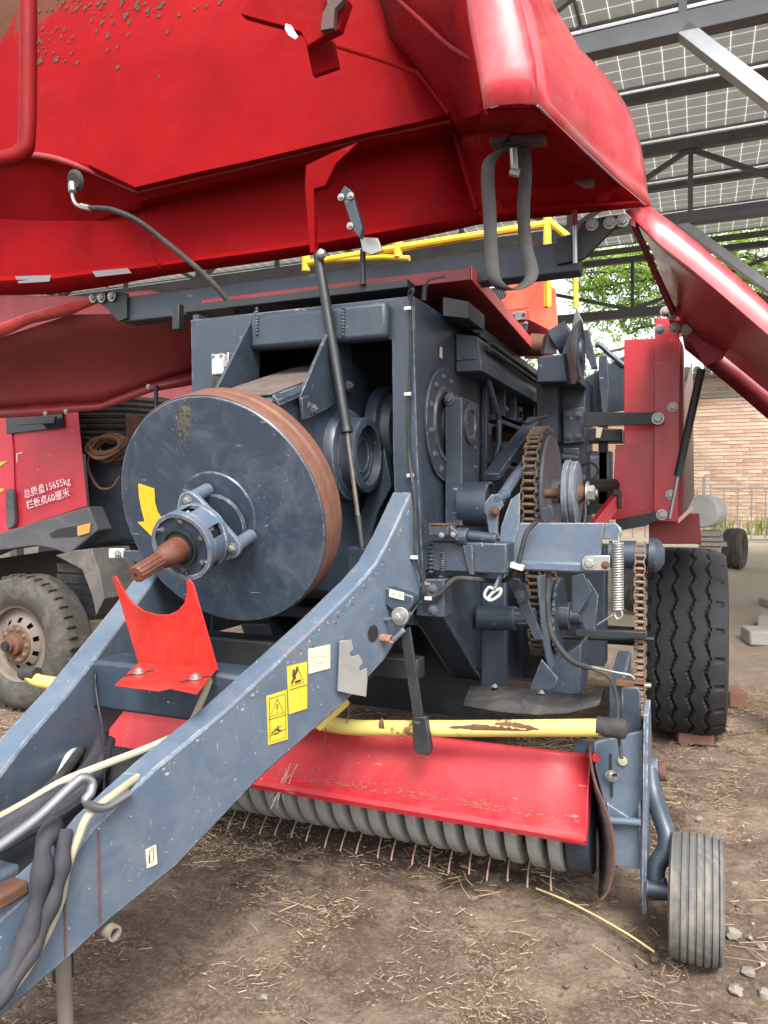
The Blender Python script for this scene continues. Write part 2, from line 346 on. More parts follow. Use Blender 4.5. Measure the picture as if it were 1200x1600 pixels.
# pebbles
def rockmesh(seed, n=2):
    import bmesh
    rnd = random.Random(seed); bm = bmesh.new(); bmesh.ops.create_icosphere(bm, subdivisions=2, radius=1)
    from mathutils import noise as mn
    for v_ in bm.verts:
        f = 1 + mn.noise(v_.co * 1.3 + V((seed, 0, 0))) * .55; v_.co = V((v_.co.x * f, v_.co.y * f * .8, v_.co.z * f * .6))
    for k in range(5):
        nrm = V((rnd.gauss(0, 1), rnd.gauss(0, 1), rnd.gauss(0, 1))).normalized()
        for v_ in bm.verts:
            e = v_.co.dot(nrm) - .55
            if e > 0: v_.co -= nrm * e * .9
    return bm
STONE = paint('pale_stone', (.20, .18, .155), .85, .5, (.25, .2, .16), bump=.8); REDBR = paint('red_clay_brick', (.16, .07, .045), .9, .8, (.17, .12, .085), bump=.9, var=.3)
def scatter_pebbles():
    rnd = random.Random(11); me = []
    for s_ in range(4):
        bm = rockmesh(s_ + 20); me.append(([v_.co.copy() for v_ in bm.verts], [tuple(x.index for x in f.verts) for f in bm.faces])); bm.free()
    g = G()
    for k in range(330):
        if k < 250: x = rnd.uniform(-.1, 1.3); y = rnd.uniform(1.9, 6)
        else: x = rnd.uniform(-3.6, .6); y = rnd.uniform(.9, 4)
        r = .003 + (.014 if k < 250 else .006) * rnd.random() ** 3; a = rnd.random() * 6.3; vv, ff = me[k % 4]; M = Matrix.Rotation(a, 3, 'Z')
        g.add([M @ (p * r) + V((x, y, gz(x, y) + r * .1)) for p in vv], ff)
    o = g.make('pebbles', STONE, loc=V((0, 0, 0))); tag(o, 'small grit pebbles scattered over the soil', kind='stuff')
scatter_pebbles()
def clods():
    rnd = random.Random(31); me = []
    for s_ in range(3):
        bm = rockmesh(s_ + 70); me.append(([v_.co.copy() for v_ in bm.verts], [tuple(x.index for x in f.verts) for f in bm.faces])); bm.free()
    g = G(); from mathutils import noise as mn
    k = 0
    while k < 2600:
        x = rnd.uniform(-3.6, 1.4); y = rnd.uniform(.8, 5.5)
        if mn.noise(V((x * 2.1, y * 2.1, 9))) < rnd.uniform(-.1, .4): continue
        k += 1; r = .003 + .013 * rnd.random() ** 2.5; vv, ff = me[k % 3]; M = Matrix.Rotation(rnd.random() * 6.3, 3, 'Z')
        g.add([M @ (p * r) + V((x, y, gz(x, y) - .006)) for p in vv], ff)
    o = g.make('soil_clods', paint('clod_soil', (.085, .055, .038), .95, .6, (.16, .115, .08), .3, (.25, .19, .13), bump=.8), loc=V((0, 0, 0))); tag(o, 'crumbled clods of brown soil', kind='stuff')
clods()
for i, (u, v_, r, lab) in enumerate([(1145, 1462, .030, 'pale angular stone just right of the small gauge wheel'), (1170, 1523, .026, 'pale flat stone right of the gauge wheel foot, near the frame edge'), (1150, 1550, .022, 'small grey stone below the pale stones at lower right'), (1190, 1480, .016, 'smallest pale stone at the right frame edge'),
                                     (1195, 1556, .024, 'pale cracked stone in the lower right corner'), (1147, 1382, .014, 'brownish pebble right of the gauge wheel top'), (1093, 1280, .016, 'white chalky lump on the dark soil above the gauge wheel'), (412, 1560, .014, 'small grey pebble below the pickup shield in the open soil')]):
    bm = rockmesh(40 + i); p = R(u, v_, Z=0); me = D.meshes.new('stone'); bm.to_mesh(me); bm.free(); me.materials.append(STONE); me.shade_smooth(); me.set_sharp_from_angle(angle=rad(28))
    o = D.objects.new('stone', me); col.objects.link(o); o.location = p + V((0, 0, r * .35)); o.scale = (r, r, r); o.rotation_euler = (0, 0, i * 1.3)
    tag(o, lab, 'stone')
# brick chocks and blocks round the big wheel
for (u, v_, sz, rz, mat, lab, nm) in [(1085, 1160, (.20, .10, .07), .2, REDBR, 'broken red brick wedged under the front of the big tyre', 'brick_chock'),
                                      (1146, 1100, (.12, .2, .11), .3, REDBR, 'upright reddish brick beside the right edge of the big tyre', 'brick_chock')]:
    p = R(u, v_, Z=.0); g = G(); g.box((0, 0, sz[2] / 2), sz, Matrix.Rotation(rz, 3, 'Z'))
    o = g.make(nm, mat, bev=.008, loc=V((0, 0, 0))); o.location = p; tag(o, lab, 'brick')
for (x, y, sz, rz, lab) in [(.66, 8.0, (.55, .34, .14), .2, 'long pale concrete kerb stone lying behind the big tyre'), (.78, 8.7, (.45, .3, .12), -.2, 'grey concrete slab beyond the kerb stone'), (.86, 9.8, (.4, .3, .1), .4, 'farthest pale slab before the small tyre')]:
    g = G(); g.box((0, 0, 0), sz, Matrix.Rotation(rz, 3, 'Z')); o = g.make('concrete_slab', CONC, bev=.02, loc=V((0, 0, 0))); o.location = (x, y, gz(x, y) + sz[2] * .35); tag(o, lab, 'slab')
# long stalk on the soil
pp = [R(838, 1388, Z=.012), R(880, 1405, Z=.02), R(930, 1430, Z=.015), R(985, 1462, Z=.02), R(1022, 1487, Z=.012)]
o = G().tube(pp, .0035, 6).make('straw_stalk', flat('straw_yellow', (.55, .42, .2))); tag(o, 'long bent yellow stalk lying left of the gauge wheel', 'stalk')
# ================================================================ SHED
SHED = empty('open_shed', (2.2, 5.1, 0), 'open steel shed with truss frames and a roof of gridded solar panels', 'shed')
FR = paint('dark_steel_section', (.10, .104, .108), .42, .4, (.24, .23, .21), .5, (.4, .4, .4), metal=.35)
FRL = paint('light_galvanised_section', (.30, .31, .32), .4, .4, (.3, .28, .25), .4, metal=.55)
PANEL = D.materials.new('solar_panel_cells'); t, N, L, B = nodes(PANEL)
tc = t.nodes.new('ShaderNodeTexCoord'); sp_ = t.nodes.new('ShaderNodeSeparateXYZ'); L.new(tc.outputs['Object'], sp_.inputs[0])
def gridline(axis, step, wd):
    a = t.nodes.new('ShaderNodeMath'); a.operation = 'PINGPONG'; a.inputs[1].default_value = step / 2; L.new(sp_.outputs[axis], a.inputs[0])
    b = t.nodes.new('ShaderNodeMath'); b.operation = 'LESS_THAN'; b.inputs[1].default_value = wd; L.new(a.outputs[0], b.inputs[0]); return b.outputs[0]
mx = t.nodes.new('ShaderNodeMath'); mx.operation = 'MAXIMUM'; L.new(gridline('X', .182, .0035), mx.inputs[0]); L.new(gridline('Y', .182, .0035), mx.inputs[1])
nz = noise(t, .5, 3, .5, tc.outputs['Object'])
cell = mix(t, ramp(t, nz.outputs[0], [(.35, 0), (.65, 1)]).outputs[0], (.070, .068, .064), (.13, .125, .118))
L.new(mix(t, mx.outputs[0], cell, (.75, .75, .72)), B.inputs['Base Color']); B.inputs['Roughness'].default_value = .35
tr = t.nodes.new('ShaderNodeBsdfTranslucent'); L.new(mix(t, mx.outputs[0], (.40, .39, .365), (.95, .95, .92)), tr.inputs[0])
ad = t.nodes.new('ShaderNodeMixShader'); ad.inputs[0].default_value = .65; L.new(B.outputs[0], ad.inputs[1]); L.new(tr.outputs[0], ad.inputs[2])
L.new(ad.outputs[0], t.nodes['Material Output'].inputs[0])
ZR = 5.28; PY = 1.13; PXW = 2.28; RY0 = 4.2; NR = 7
g = G().b2(-PXW / 2 + .012, PXW / 2 - .012, -PY / 2 + .05, PY / 2 - .05, -.004, .004); pm_ = g.mesh('solar_panel', PANEL)
g = G()
for s_ in (-1, 1): g.b2(-PXW / 2 + .002, PXW / 2 - .002, s_ * (PY / 2 - .048), s_ * (PY / 2 - .022), -.02, .02)
for s_ in (-1, 1): g.b2(s_ * (PXW / 2 - .012), s_ * (PXW / 2 - .002), -PY / 2 + .05, PY / 2 - .05, -.02, .02)
fm_ = g.mesh('panel_frame', FRL)
for r_ in range(NR):
    for c_ in range(-6, 4):
        if r_ >= 9 and False: continue
        p = V((.2 + c_ * PXW, RY0 + (r_ + .5) * PY, ZR + .05 - .002 * r_))
        o = inst(pm_, 'solar_panel', p, SHED); q = inst(fm_, 'panel_frame', p, o)
for r_ in range(NR + 1):
    y = RY0 + r_ * PY; g = G(); g.b2(-13.5, 8.3, y - .045, y + .045, ZR - .09, ZR - .02); g.make('purlin', FR, SHED, bev=.004)
def truss(y, zl, zu, posts, st=1.25, kb=None):
    e = empty('truss', (0, y, zl), parent=SHED)
    g = G().beam((-13.2, y, zl), (8.0, y, zl), .11, .13, (0, 0, 1)); g.make('lower_chord', FR, e, bev=.006)
    g = G().beam((-13.2, y, zu), (8.0, y, zu), .09, .09); g.make('upper_chord', FR, e, bev=.006)
    x = -13 + (.37 if st < 2 else 0); k = 0
    while x < 7.6:
        G().beam((x, y, zl + .06), (x, y, zu - .04), .05, .05, (0, 1, 0)).make('web_member', FR, e, bev=.003)
        a, b = ((x + .02, y, zl + .06), (x + st - .03, y, zu - .05)) if k % 2 else ((x + .02, y, zu - .05), (x + st - .03, y, zl + .06))
        G().beam(a, b, .05, .05, (0, 1, 0)).make('web_member', FR, e, bev=.003); x += st; k += 1
    for px_ in posts:
        G().beam((px_, y, gz(px_, y)), (px_, y, zl - .07), .14, .14, (0, 1, 0)).make('post', FR, SHED, bev=.006)
    if kb:
        a, b = R(*kb[0], Y=y), R(*kb[1], Y=y); a.z = zl - .03; G().beam(a, b, .09, .11, (0, 1, 0)).make('knee_brace', FRL, SHED, bev=.004)
truss(5.1, 4.38, 5.14, (R(1262, 300, Y=5.1).x, -9.5), kb=((1068, 50), (1262, 200))); truss(8.6, 4.38, 5.14, (R(1250, 300, Y=8.6).x, -9.8), kb=((1062, 340), (1250, 485))); truss(12.2, 4.28, 5.10, (3.9, -10), st=2.4)
# small wall-side beams and cables
for (x, y) in ((1.15, 7.2), (1.25, 8.3), (1.6, 9.5), (1.9, 10.8)):
    G().cyl((x, y - .2, ZR - .06), (x + .05, y + .18, ZR - .06), .018).make('junction_tube', WHITEM, SHED)
    G().tube([(x, y - .2, ZR - .06), (x - .06, y - .3, ZR - .25), (x - .12, y - .1, ZR - .36), (x + .02, y + .1, ZR - .1)], .009, 5).make('panel_cable', BLACK, SHED)
# ================================================================ BRICK WALL
WY = 18.6; BASEZ = .7
WALL = empty('brick_wall', (2, WY, BASEZ), 'weathered pale brick wall beyond the yard fence', 'wall')
MORT = paint('mortar', (.50, .44, .37), .95, .4, (.3, .26, .2), bump=.8)
G().b2(-16, 9, WY + .012, WY + .25, .3, 4.15).make('backing_wall', MORT, WALL)
BR = D.materials.new('old_brick'); t, N, L, B = nodes(BR)
oi = t.nodes.new('ShaderNodeObjectInfo'); rp = ramp(t, oi.outputs['Random'], [(0, (.28, .14, .095)), (.3, (.40, .235, .16)), (.55, (.48, .32, .23)), (.8, (.38, .26, .19)), (1, (.54, .40, .31))])
v = mapping(t); n_ = noise(t, 14, 8, .7, v); L.new(mix(t, ramp(t, n_.outputs[0], [(.4, 0), (.7, .6)]).outputs[0], rp.outputs[0], (.58, .46, .36)), B.inputs['Base Color']); B.inputs['Roughness'].default_value = .9
CH, BL = .081, .262
bms = []
for k in range(3):
    g = G(); j = [random.uniform(-.003, .003) for _ in range(8)]
    g.add([(-BL / 2 + .008 + j[0], -.0, -CH / 2 + .009), (BL / 2 - .008 + j[1], -.0, -CH / 2 + .009 + j[2]), (BL / 2 - .008, 0, CH / 2 - .009 + j[3]), (-BL / 2 + .008, 0, CH / 2 - .009),
           (-BL / 2 + .008, .03, -CH / 2 + .009), (BL / 2 - .008, .03, -CH / 2 + .009), (BL / 2 - .008, .03, CH / 2 - .009), (-BL / 2 + .008, .03, CH / 2 - .009)], [(0, 1, 2, 3), (0, 4, 5, 1), (1, 5, 6, 2), (2, 6, 7, 3), (3, 7, 4, 0)])
    bms.append(g.mesh('brick', BR))
nb = 0; rest = G(); xw0, xw1 = R(1082, 700, Y=WY).x, R(1206, 700, Y=WY).x
for r_ in range(int((4.0 - BASEZ) / CH)):
    z = BASEZ + (r_ + .5) * CH
    if abs(z - 3.75) < .09: continue
    x = -12 + (BL / 2 if r_ % 2 else 0)
    while x < 8.5:
        hole = abs(x - R(1109, 737, Y=WY).x) < .13 and abs(z - R(1109, 737, Y=WY).z) < .05
        if not hole:
            if xw0 - .1 < x < xw1 + .1 and nb < 296:
                inst(bms[nb % 3], 'brick', (x, WY - random.uniform(0, .008), z), WALL); nb += 1
            else: rest.b2(x - BL / 2 + .008, x + BL / 2 - .008, WY - random.uniform(0, .006), WY + .02, z - CH / 2 + .009, z + CH / 2 - .009)
        x += BL
o = rest.make('brick_rows', flat('brick_rows_colour', (.41, .26, .18), .9), WALL); tag(o, kind='stuff')
G().b2(-12.2, 8.7, WY - .03, WY + .01, 3.70, 3.80).make('concrete_band', CONC, WALL, bev=.008)
g = G()
G().b2(-12.3, 8.8, WY - .45, WY + .4, 4.16, 4.22).make('eaves_slab', CONC, WALL, bev=.01)
g = G(); x = -2
while x < 7.5: g.lathe([(0, .09), (.5, .09)], (x, WY - .5, 4.26), (0, 1, .2), 10); x += .21
g.make('roof_tile_row', GREYP, WALL)
G().b2(-12.2, 8.7, WY - .05, WY + .02, .35, BASEZ + .0).make('stone_plinth', CONC, WALL, bev=.02)
# ================================================================ FENCE
FY = 16.2; fz = gz(0, FY)
FENCE = empty('yard_fence', (2.6, FY, fz), 'low galvanised yard fence in front of the brick wall', 'fence')
FG = paint('fence_steel', (.14, .15, .15), .5, .4)
zb_, zt_ = R(1150, 843, Y=FY).z, R(1150, 763, Y=FY).z
for z in (zb_, zt_): G().b2(.2, 7.5, FY - .02, FY + .02, z - .02, z + .02).make('rail', FG, FENCE, bev=.004)
bx_ = G().b2(-.013, .013, -.013, .013, zb_, zt_).mesh('bar', FG)
x = R(1120, 800, Y=FY).x - 2.06
while x < 7.4: inst(bx_, 'bar', (x, FY, 0), FENCE); x += .243
G().b2(R(1097, 800, Y=FY).x, R(1102, 800, Y=FY).x, FY - .035, FY + .035, fz - .1, R(1100, 745, Y=FY).z).make('post', FG, FENCE, bev=.004)
# ================================================================ PLANTS AND TREES
def leafmat(name, cols):
    m = D.materials.new(name); t, N, L, B = nodes(m); gi = t.nodes.new('ShaderNodeNewGeometry')
    r = ramp(t, gi.outputs['Random Per Island'], [(i / (len(cols) - 1), c) for i, c in enumerate(cols)])
    L.new(r.outputs[0], B.inputs['Base Color']); B.inputs['Roughness'].default_value = .55
    tr = t.nodes.new('ShaderNodeBsdfTranslucent'); L.new(mix(t, .5, r.outputs[0], (.55, .75, .08), 'ADD'), tr.inputs[0])
    ms = t.nodes.new('ShaderNodeMixShader'); ms.inputs[0].default_value = .5; L.new(B.outputs[0], ms.inputs[1]); L.new(tr.outputs[0], ms.inputs[2]); L.new(ms.outputs[0], t.nodes['Material Output'].inputs[0]); return m
LEAF = leafmat('tree_leaves', [(.07, .14, .03), (.11, .22, .04), (.17, .29, .05), (.16, .15, .05), (.08, .17, .04)])
LEAF2 = leafmat('far_leaves', [(.03, .08, .015), (.05, .12, .02), (.10, .17, .03)])
BARK = paint('bark', (.09, .07, .055), .9, .5, (.16, .14, .12), bump=1)
def crown(blobs, n, ls, rnd, droop=.0):
    g = G(); tot = sum(b[1] ** 2 for b in blobs)
    for c, r, fl_ in blobs:
        for k in range(int(n * r * r / tot / 9)):
            d_ = V((rnd.gauss(0, 1), rnd.gauss(0, 1), rnd.gauss(0, 1))).normalized() * r * rnd.uniform(.25, 1) ** .5; d_.z *= fl_
            tw = V(c) + d_; dirn = (d_.normalized() * .6 + V((rnd.gauss(0, .5), rnd.gauss(0, .5), -droop + rnd.gauss(0, .3)))).normalized(); side = dirn.cross(V((0, 0, 1))).normalized()
            for q in range(9):   # compound leaf: leaflets on both sides of a twig
                s_ = (q // 2) * ls * .55; sg = -1 if q % 2 else 1; p = tw + dirn * s_; ld = (side * sg * .9 + dirn * .5 + V((0, 0, rnd.gauss(-.15, .35)))).normalized()
                if q == 8: ld = dirn
                l = ls * rnd.uniform(.7, 1.2); wv_ = ld.cross(V((rnd.gauss(0, .4), rnd.gauss(0, .4), 1))).normalized() * l * .22
                g.add([p, p + ld * l * .5 + wv_, p + ld * l, p + ld * l * .5 - wv_], [(0, 1, 2, 3)])
    return g
def tree(name, base, h, blobs, n, ls, lab, seed, mat=LEAF, droop=.5, group=None):
    rnd = random.Random(seed); e = empty(name, base, lab, 'tree', group)
    g = G(); b = V(base); top = b + V((0, 0, h)); mid = b.lerp(top, .5) + V((rnd.gauss(0, .15), rnd.gauss(0, .15), 0))
    g.tube([b, mid, top], lambda q: .16 * (1 - q * .7) * h / 5, 10)
    g.make('trunk', BARK, e); g = G()
    for c, r, f_ in blobs:
        s_ = b.lerp(top, rnd.uniform(.5, .95)); c = V(c); g.tube([s_, s_.lerp(c, .5) + V((0, 0, .25)), c, c + V((rnd.gauss(0, r * .3), rnd.gauss(0, r * .3), -r * .2))], lambda q: .05 * (1 - q * .8), 6)
        for k in range(5): g.tube([c, c + V((rnd.gauss(0, r * .4), rnd.gauss(0, r * .4), rnd.gauss(0, r * .3)))], .010, 4, smooth=0)
    g.make('limb', BARK, e)
    o = crown(blobs, n, ls, rnd, droop).make('crown', mat, e, sm=180, loc=V(base)); return e
def T(u, v_, y): p = R(u, v_, Y=y); return (p.x, p.y, p.z)
tree('broadleaf_tree', (2.5, 15.6, .55), 5.0, [(T(930, 425, 14.6), .55, .6), (T(985, 420, 15), .75, .6), (T(950, 480, 15), .55, .6), (T(1005, 480, 15.2), .55, .6), (T(915, 452, 14.8), .38, .6), (T(1030, 400, 15.4), .9, .5), (T(1000, 512, 15.3), .28, .5), (T(930, 555, 14.8), .16, .6), (T(1040, 450, 15.6), .6, .7), (T(900, 395, 14.6), .5, .5)], 13000, .085, 'bright green tree seen between the raised doors and the red rear post', 1)
tree('broadleaf_tree', (5.2, 15.9, .55), 4.6, [(T(1120, 385, 15), .8, .6), (T(1180, 400, 15), .8, .7), (T(1195, 450, 15), .7, .6), (T(1160, 345, 15.4), .7, .5), (T(1230, 400, 15), 1.0, .7)], 9000, .085, 'green tree at the right edge above the open red side door', 2)
tree('broadleaf_tree', (-6.5, 19.5, .6), 5.5, [((-6.5 + dx, 18.5 + dy, z), r, .7) for dx, dy, z, r in ((-2, 0, 4.6, 1.6), (0, .5, 5.4, 1.7), (2, 0, 4.5, 1.5), (-.5, -.5, 4.0, 1.4), (3.5, .3, 5.2, 1.4))], 9000, .13, 'yellow-green tree glimpsed under the roof left of the gas strut', 3, LEAF2)
tree('broadleaf_tree', (-11.5, 19, .6), 5.5, [((-11.5 + dx, 18 + dy, z), r, .7) for dx, dy, z, r in ((-2, 0, 4.6, 1.7), (0, .5, 5.6, 1.9), (2, 0, 4.6, 1.7), (-.5, -.5, 3.6, 1.5))], 7000, .14, 'dark green tree farthest left behind the shed', 4, LEAF2)
def grassy(u, v_, y, h, n, lab, seed):
    rnd = random.Random(seed); g = G(); b = R(u, v_, Y=y); b.z = gz(b.x, y)
    for k in range(n):
        a = rnd.random() * 6.28; q = b + V((rnd.gauss(0, .16), rnd.gauss(0, .1), 0)); hh = h * rnd.uniform(.5, 1.1); out = V((math.cos(a), math.sin(a), 0)) * hh * rnd.uniform(.1, .6); s_ = V((-math.sin(a), math.cos(a), 0)) * .014
        g.add([q - s_, q + s_, q + out * .4 + V((0, 0, hh * .65)) + s_, q + out * .4 + V((0, 0, hh * .65)) - s_, q + out + V((0, 0, hh))], [(0, 1, 2, 3), (3, 2, 4)])
    o = g.make('garden_plant', LEAF, sm=180); tag(o, lab, 'plant')
grassy(1128, 815, 17.6, .5, 34, 'tall bladed green plant behind the fence bars, left of the other plant', 5)
grassy(1192, 815, 17.6, .45, 34, 'spiky green plant behind the fence at the right frame edge', 6)
grassy(1108, 862, 12.6, .14, 90, 'low tuft of weeds beside the small leaning tyre', 7)
# ================================================================ SMALL YARD THINGS
def fulltyre(name, c, ax_, r, wd, mat, lab, cat='tyre'):
    prof = [(-wd * .35, r * .55), (-wd * .5, r * .7), (-wd * .5, r * .88)]
    n_ = 24
    for i in range(n_ + 1):
        x = -wd * .44 + wd * .88 * i / n_; prof.append((x, r * (1 - .05 * abs(x / (wd * .44)) ** 3) - (.008 if i % 6 == 0 and 0 < i < n_ else 0)))
    prof += [(wd * .5, r * .88), (wd * .5, r * .7), (wd * .35, r * .55), (-wd * .35, r * .55)]
    e = empty(name, c, lab, cat); g = G().lathe(prof, c, ax_, 48, caps=False)
    g.make('tyre', mat, e); G().lathe([(-wd * .3, r * .55), (-.02, r * .5), (-.02, .03), (.02, .03), (.02, r * .5), (wd * .3, r * .55)], c, ax_, 24, caps=False).make('rim', FR, e); return e
c = R(1148, 860, Y=12.7); c.z = gz(c.x, 12.7) + .30; fulltyre('spare_wheel', c, (1, -.25, 0), .31, .27, RUBD, 'small upright grey tyre standing in front of the yard fence')
c = R(997, 856, Y=9.0); c.z = gz(c.x, 9) + .30; fulltyre('spare_wheel', c, (1, -.3, 0), .30, .22, RUBD, 'small tyre seen between the coil spring and the big wheel')
g = G(); a = R(1096, 800, Y=9.6); g.lathe([(0, .17), (.02, .19), (.5, .19), (.52, .17)], a, (.2, .95, .0), 36); o = g.make('white_drum', WHITEM); tag(o, 'white plastic drum lying on a plank pile behind the red fender', 'drum')
e = empty('plank_pile', (a.x + .2, 9.4, 0), 'weathered plank pile under the white drum', 'planks')
for k in range(4): G().box((a.x + .10, 9.5, a.z - .24 - k * .055), (.22 + .03 * (k % 3), .8, .045), Matrix.Rotation(.06 * (k % 3 - 1), 3, 'Z')).make('plank', CONC, e, bev=.004)
for s_ in (-.08, .12): G().b2(a.x + s_, a.x + s_ + .06, 9.2, 9.27, gz(0, 9), a.z - .45).make('leg', BLACK, e)
# ================================================================ TRUCK
TRK = empty('old_truck', (-4.3, 4.2, 0), 'old red truck with a forward-tilted cab and a muddy wheel, left of the flywheel', 'truck')
def TP_(name, pts, Y, d_, mat, bev=.006, parent=None, off=None): return G().prism(RR(pts, Y=Y), off or (0, d_, 0)).make(name, mat, parent or TRK, bev=bev)
cabp = TP_('cab', [(-190, 560), (115, 560), (122, 640), (130, 720), (137, 791), (0, 835), (-190, 890)], 4.02, 0, RTRUCK, .03, off=(-1.5, 1.25, 0))
door_ = TP_('door', [(-190, 664), (14, 640), (20, 700), (24, 828), (-190, 886)], 4.005, .012, RTRUCK, .008)
G().prism(RR([(8, 768), (14, 763), (20, 768), (23, 815), (20, 824), (10, 826)], Y=3.98), (0, .03, 0)).make('door_handle', GREYP, door_, bev=.005)
TP_('window', [(6, 600), (94, 600), (99, 668), (10, 678)], 4.0, .015, GLASS, .003)
TP_('window_seal', [(24, 646), (86, 650), (84, 661), (26, 664)], 3.99, .008, GREYP, .002)
TP_('wheel_arch', [(-190, 890), (0, 833), (137, 791), (153, 828), (107, 867), (80, 857), (53, 853), (0, 860), (-60, 885), (-190, 980)], 3.90, .14, GREYP, .01)
TP_('lamp_recess', [(77, 834), (90, 827), (141, 817), (141, 823), (118, 838), (80, 840)], 3.895, .008, BLACK, 0)
TP_('side_lamp', [(120, 822), (141, 817), (139, 833), (121, 838)], 3.885, .012, AMBER, .003)
TP_('mud_flap', [(86, 868), (116, 860), (143, 857), (155, 895), (163, 935), (150, 962), (143, 930), (128, 890)], 3.75, .35, paint('dusty_plastic', (.07, .066, .062), .8, .5), .006)
for k in range(5): TP_('guard_slat', [(88, 880 + k * 17), (132 + k * 4, 882 + k * 17), (134 + k * 4, 896 + k * 17), (90, 894 + k * 17)], 4.02, .02, rubber('mud_rubber%s' % '') if k == 0 else D.materials['mud_rubber'], .004)
G().prism(RR([(-190, 900), (150, 850), (240, 850), (240, 960), (-190, 1000)], Y=4.5), (0, .1, 0)).make('chassis_rail', BLACK, TRK)
# wheel
wcx = R(26, 1000, Y=3.72); wcx.z = .465
we = empty('truck_wheel', wcx, parent=TRK); we.name = 'wheel'; we.scale = (.87, .93, .87)
g = G().lathe([(.0, .30), (-.012, .33), (-.03, .36), (-.028, .44), (-.01, .49), (.02, .515), (.05, .525), (.22, .525), (.26, .49), (.28, .40)], wcx, (0, 1, 0), 64, caps=False); g.make('tyre', RUBD, we)
for k in range(40):
    th = 2 * math.pi * k / 40; p = wcx + V((.522 * math.cos(th), .02, .522 * math.sin(th))); G().box(p + V((0, .03, 0)), (.035, .07, .022), Matrix.Rotation(-th, 3, 'Y')).make('tread_block', RUBD, we, bev=.004)
RIMD = paint('dusty_wheel_disc', (.12, .10, .08), .8, .7, (.12, .085, .06), rust=.3)
g = G().lathe([(.0, .298), (.01, .28), (.05, .272), (.06, .25), (.05, .21), (.035, .20)], wcx, (0, 1, 0), 64, caps=False); g.make('rim', RIMD, we)
g = G(); n_ = 60
for k in range(10):
    th0 = 2 * math.pi * k / 10
    g.lathe([(.035, .20), (.01, .165)], wcx, (0, 1, 0), 6, caps=False, a0=th0, a1=th0 + .42)
g.lathe([(.01, .165), (.0, .15), (.0, .09)], wcx, (0, 1, 0), 40, caps=False); g.make('wheel_disc', RIMD, we)
g = G().lathe([(.06, .2), (.06, .0005)], wcx, (0, 1, 0), 30, caps=False); g.make('disc_opening', BLACK, we)
g = G().lathe([(-.002, .15), (-.012, .14), (-.012, .09), (-.05, .08), (-.06, .055), (-.09, .05), (-.095, .0005)], wcx, (0, 1, 0), 32, caps=False); g.make('hub', RUST, we)
for k in range(10): bolt(wcx + V((.122 * math.cos(k * .628), -.012, .122 * math.sin(k * .628))), (0, -1, 0), .014, we, RIMD)
g = G().lathe([(-.095, .04), (-.11, .036), (-.112, .0005)], wcx, (0, 1, 0), 20, caps=False); g.make('hub_cap', BLACK, we)
# stencil text on the cab
def text(s_, u, v_, size, Y, slant, mat, parent, name='stencil_text'):
    cu = D.curves.new(name, 'FONT'); cu.body = s_; cu.size = size; cu.extrude = .0006; cu.space_character = 1.0
    o = D.objects.new(name, cu); col.objects.link(o); dg = bpy.context.evaluated_depsgraph_get(); me = D.meshes.new_from_object(o.evaluated_get(dg)); D.objects.remove(o)
    me.materials.clear(); me.materials.append(mat); p = R(u, v_, Y=Y); Mx = Matrix.Rotation(slant, 4, 'Y') @ Matrix.Rotation(rad(90), 4, 'X'); me.transform(Mx)
    return inst(me, name, p, parent)
WORN = D.materials.new('worn_white_stencil'); t, N, L, B = nodes(WORN); v = mapping(t); n_ = noise(t, 55, 5, .7, v); L.new(ramp(t, n_.outputs[0], [(.40, (.40, .10, .11)), (.50, (.78, .66, .64))]).outputs[0], B.inputs['Base Color'])
text('总质量15655kg', 38, 778, .070, 4.00, rad(-13), WORN, TRK); text('栏板高60厘米', 42, 795, .070, 4.00, rad(-13), WORN, TRK)
text('厂', 25, 722, .075, 4.00, rad(-10), WORN, TRK)
TP_('side_stripe', [(-60, 740), (0, 722), (12, 720), (0, 729), (-60, 752)], 4.0, .003, STKY, 0); TP_('side_stripe', [(-60, 770), (0, 763), (8, 764), (0, 770), (-60, 778)], 4.0, .003, STKY, 0)
# tank, hose coil, spare tyres behind the cab
FUEL = paint('dark_blue_tank', (.035, .055, .085), .5, .5, (.16, .14, .06), rust=.1)
TP_('fuel_tank', [(130, 700), (196, 690), (210, 845), (142, 852)], 4.35, .6, FUEL, .03)
TP_('rear_bracket', [(134, 690), (139, 684), (141, 712), (135, 716)], 4.2, .03, BLACK, .003)
TP_('brown_post', [(196, 646), (213, 650), (212, 705), (197, 700)], 4.25, .06, RUST, .004)
for k in range(2):
    cc = R(190, 655 + k * 26, Y=4.75); g = G(); r = .5; prof = [(-.13, r * .6), (-.13, r * .9)]
    prof += [(-.10 + .02 * i, r * 1.0 - (.012 if i % 2 else 0)) for i in range(11)] + [(.13, r * .9), (.13, r * .6)]
    g.lathe(prof, cc, (0, 0, 1), 50, caps=False); g.make('spare_tyre', RUB, TRK)
g = G(); cc = R(169, 700, Y=4.15); pts = []
for i in range(13 * 14):
    a_ = 2 * math.pi * i / 14; k = i / 14; rr_ = .135 + .022 * math.sin(k * 2.1) + random.uniform(-.004, .004)
    pts.append(cc + V((rr_ * math.cos(a_), .05 * math.sin(k * 1.7) + .03 * math.sin(a_), .072 * math.sin(a_) * (1 + .25 * math.sin(k)) + .003 * k - .01)))
g.tube(pts, .009, 6, smooth=1)
g.tube([cc + V((-.12, -.02, 0)), cc + V((-.15, -.04, -.12)), cc + V((-.06, -.04, -.27)), cc + V((.06, -.04, -.28)), cc + V((.13, -.03, -.2))], .009, 6)
o = g.make('hose_coil', rubber('brown_hose', (.15, .075, .042), .3, (.2, .12, .08))); tag(o, 'brown rubber hose coiled on the blue tank behind the truck cab', 'hose')
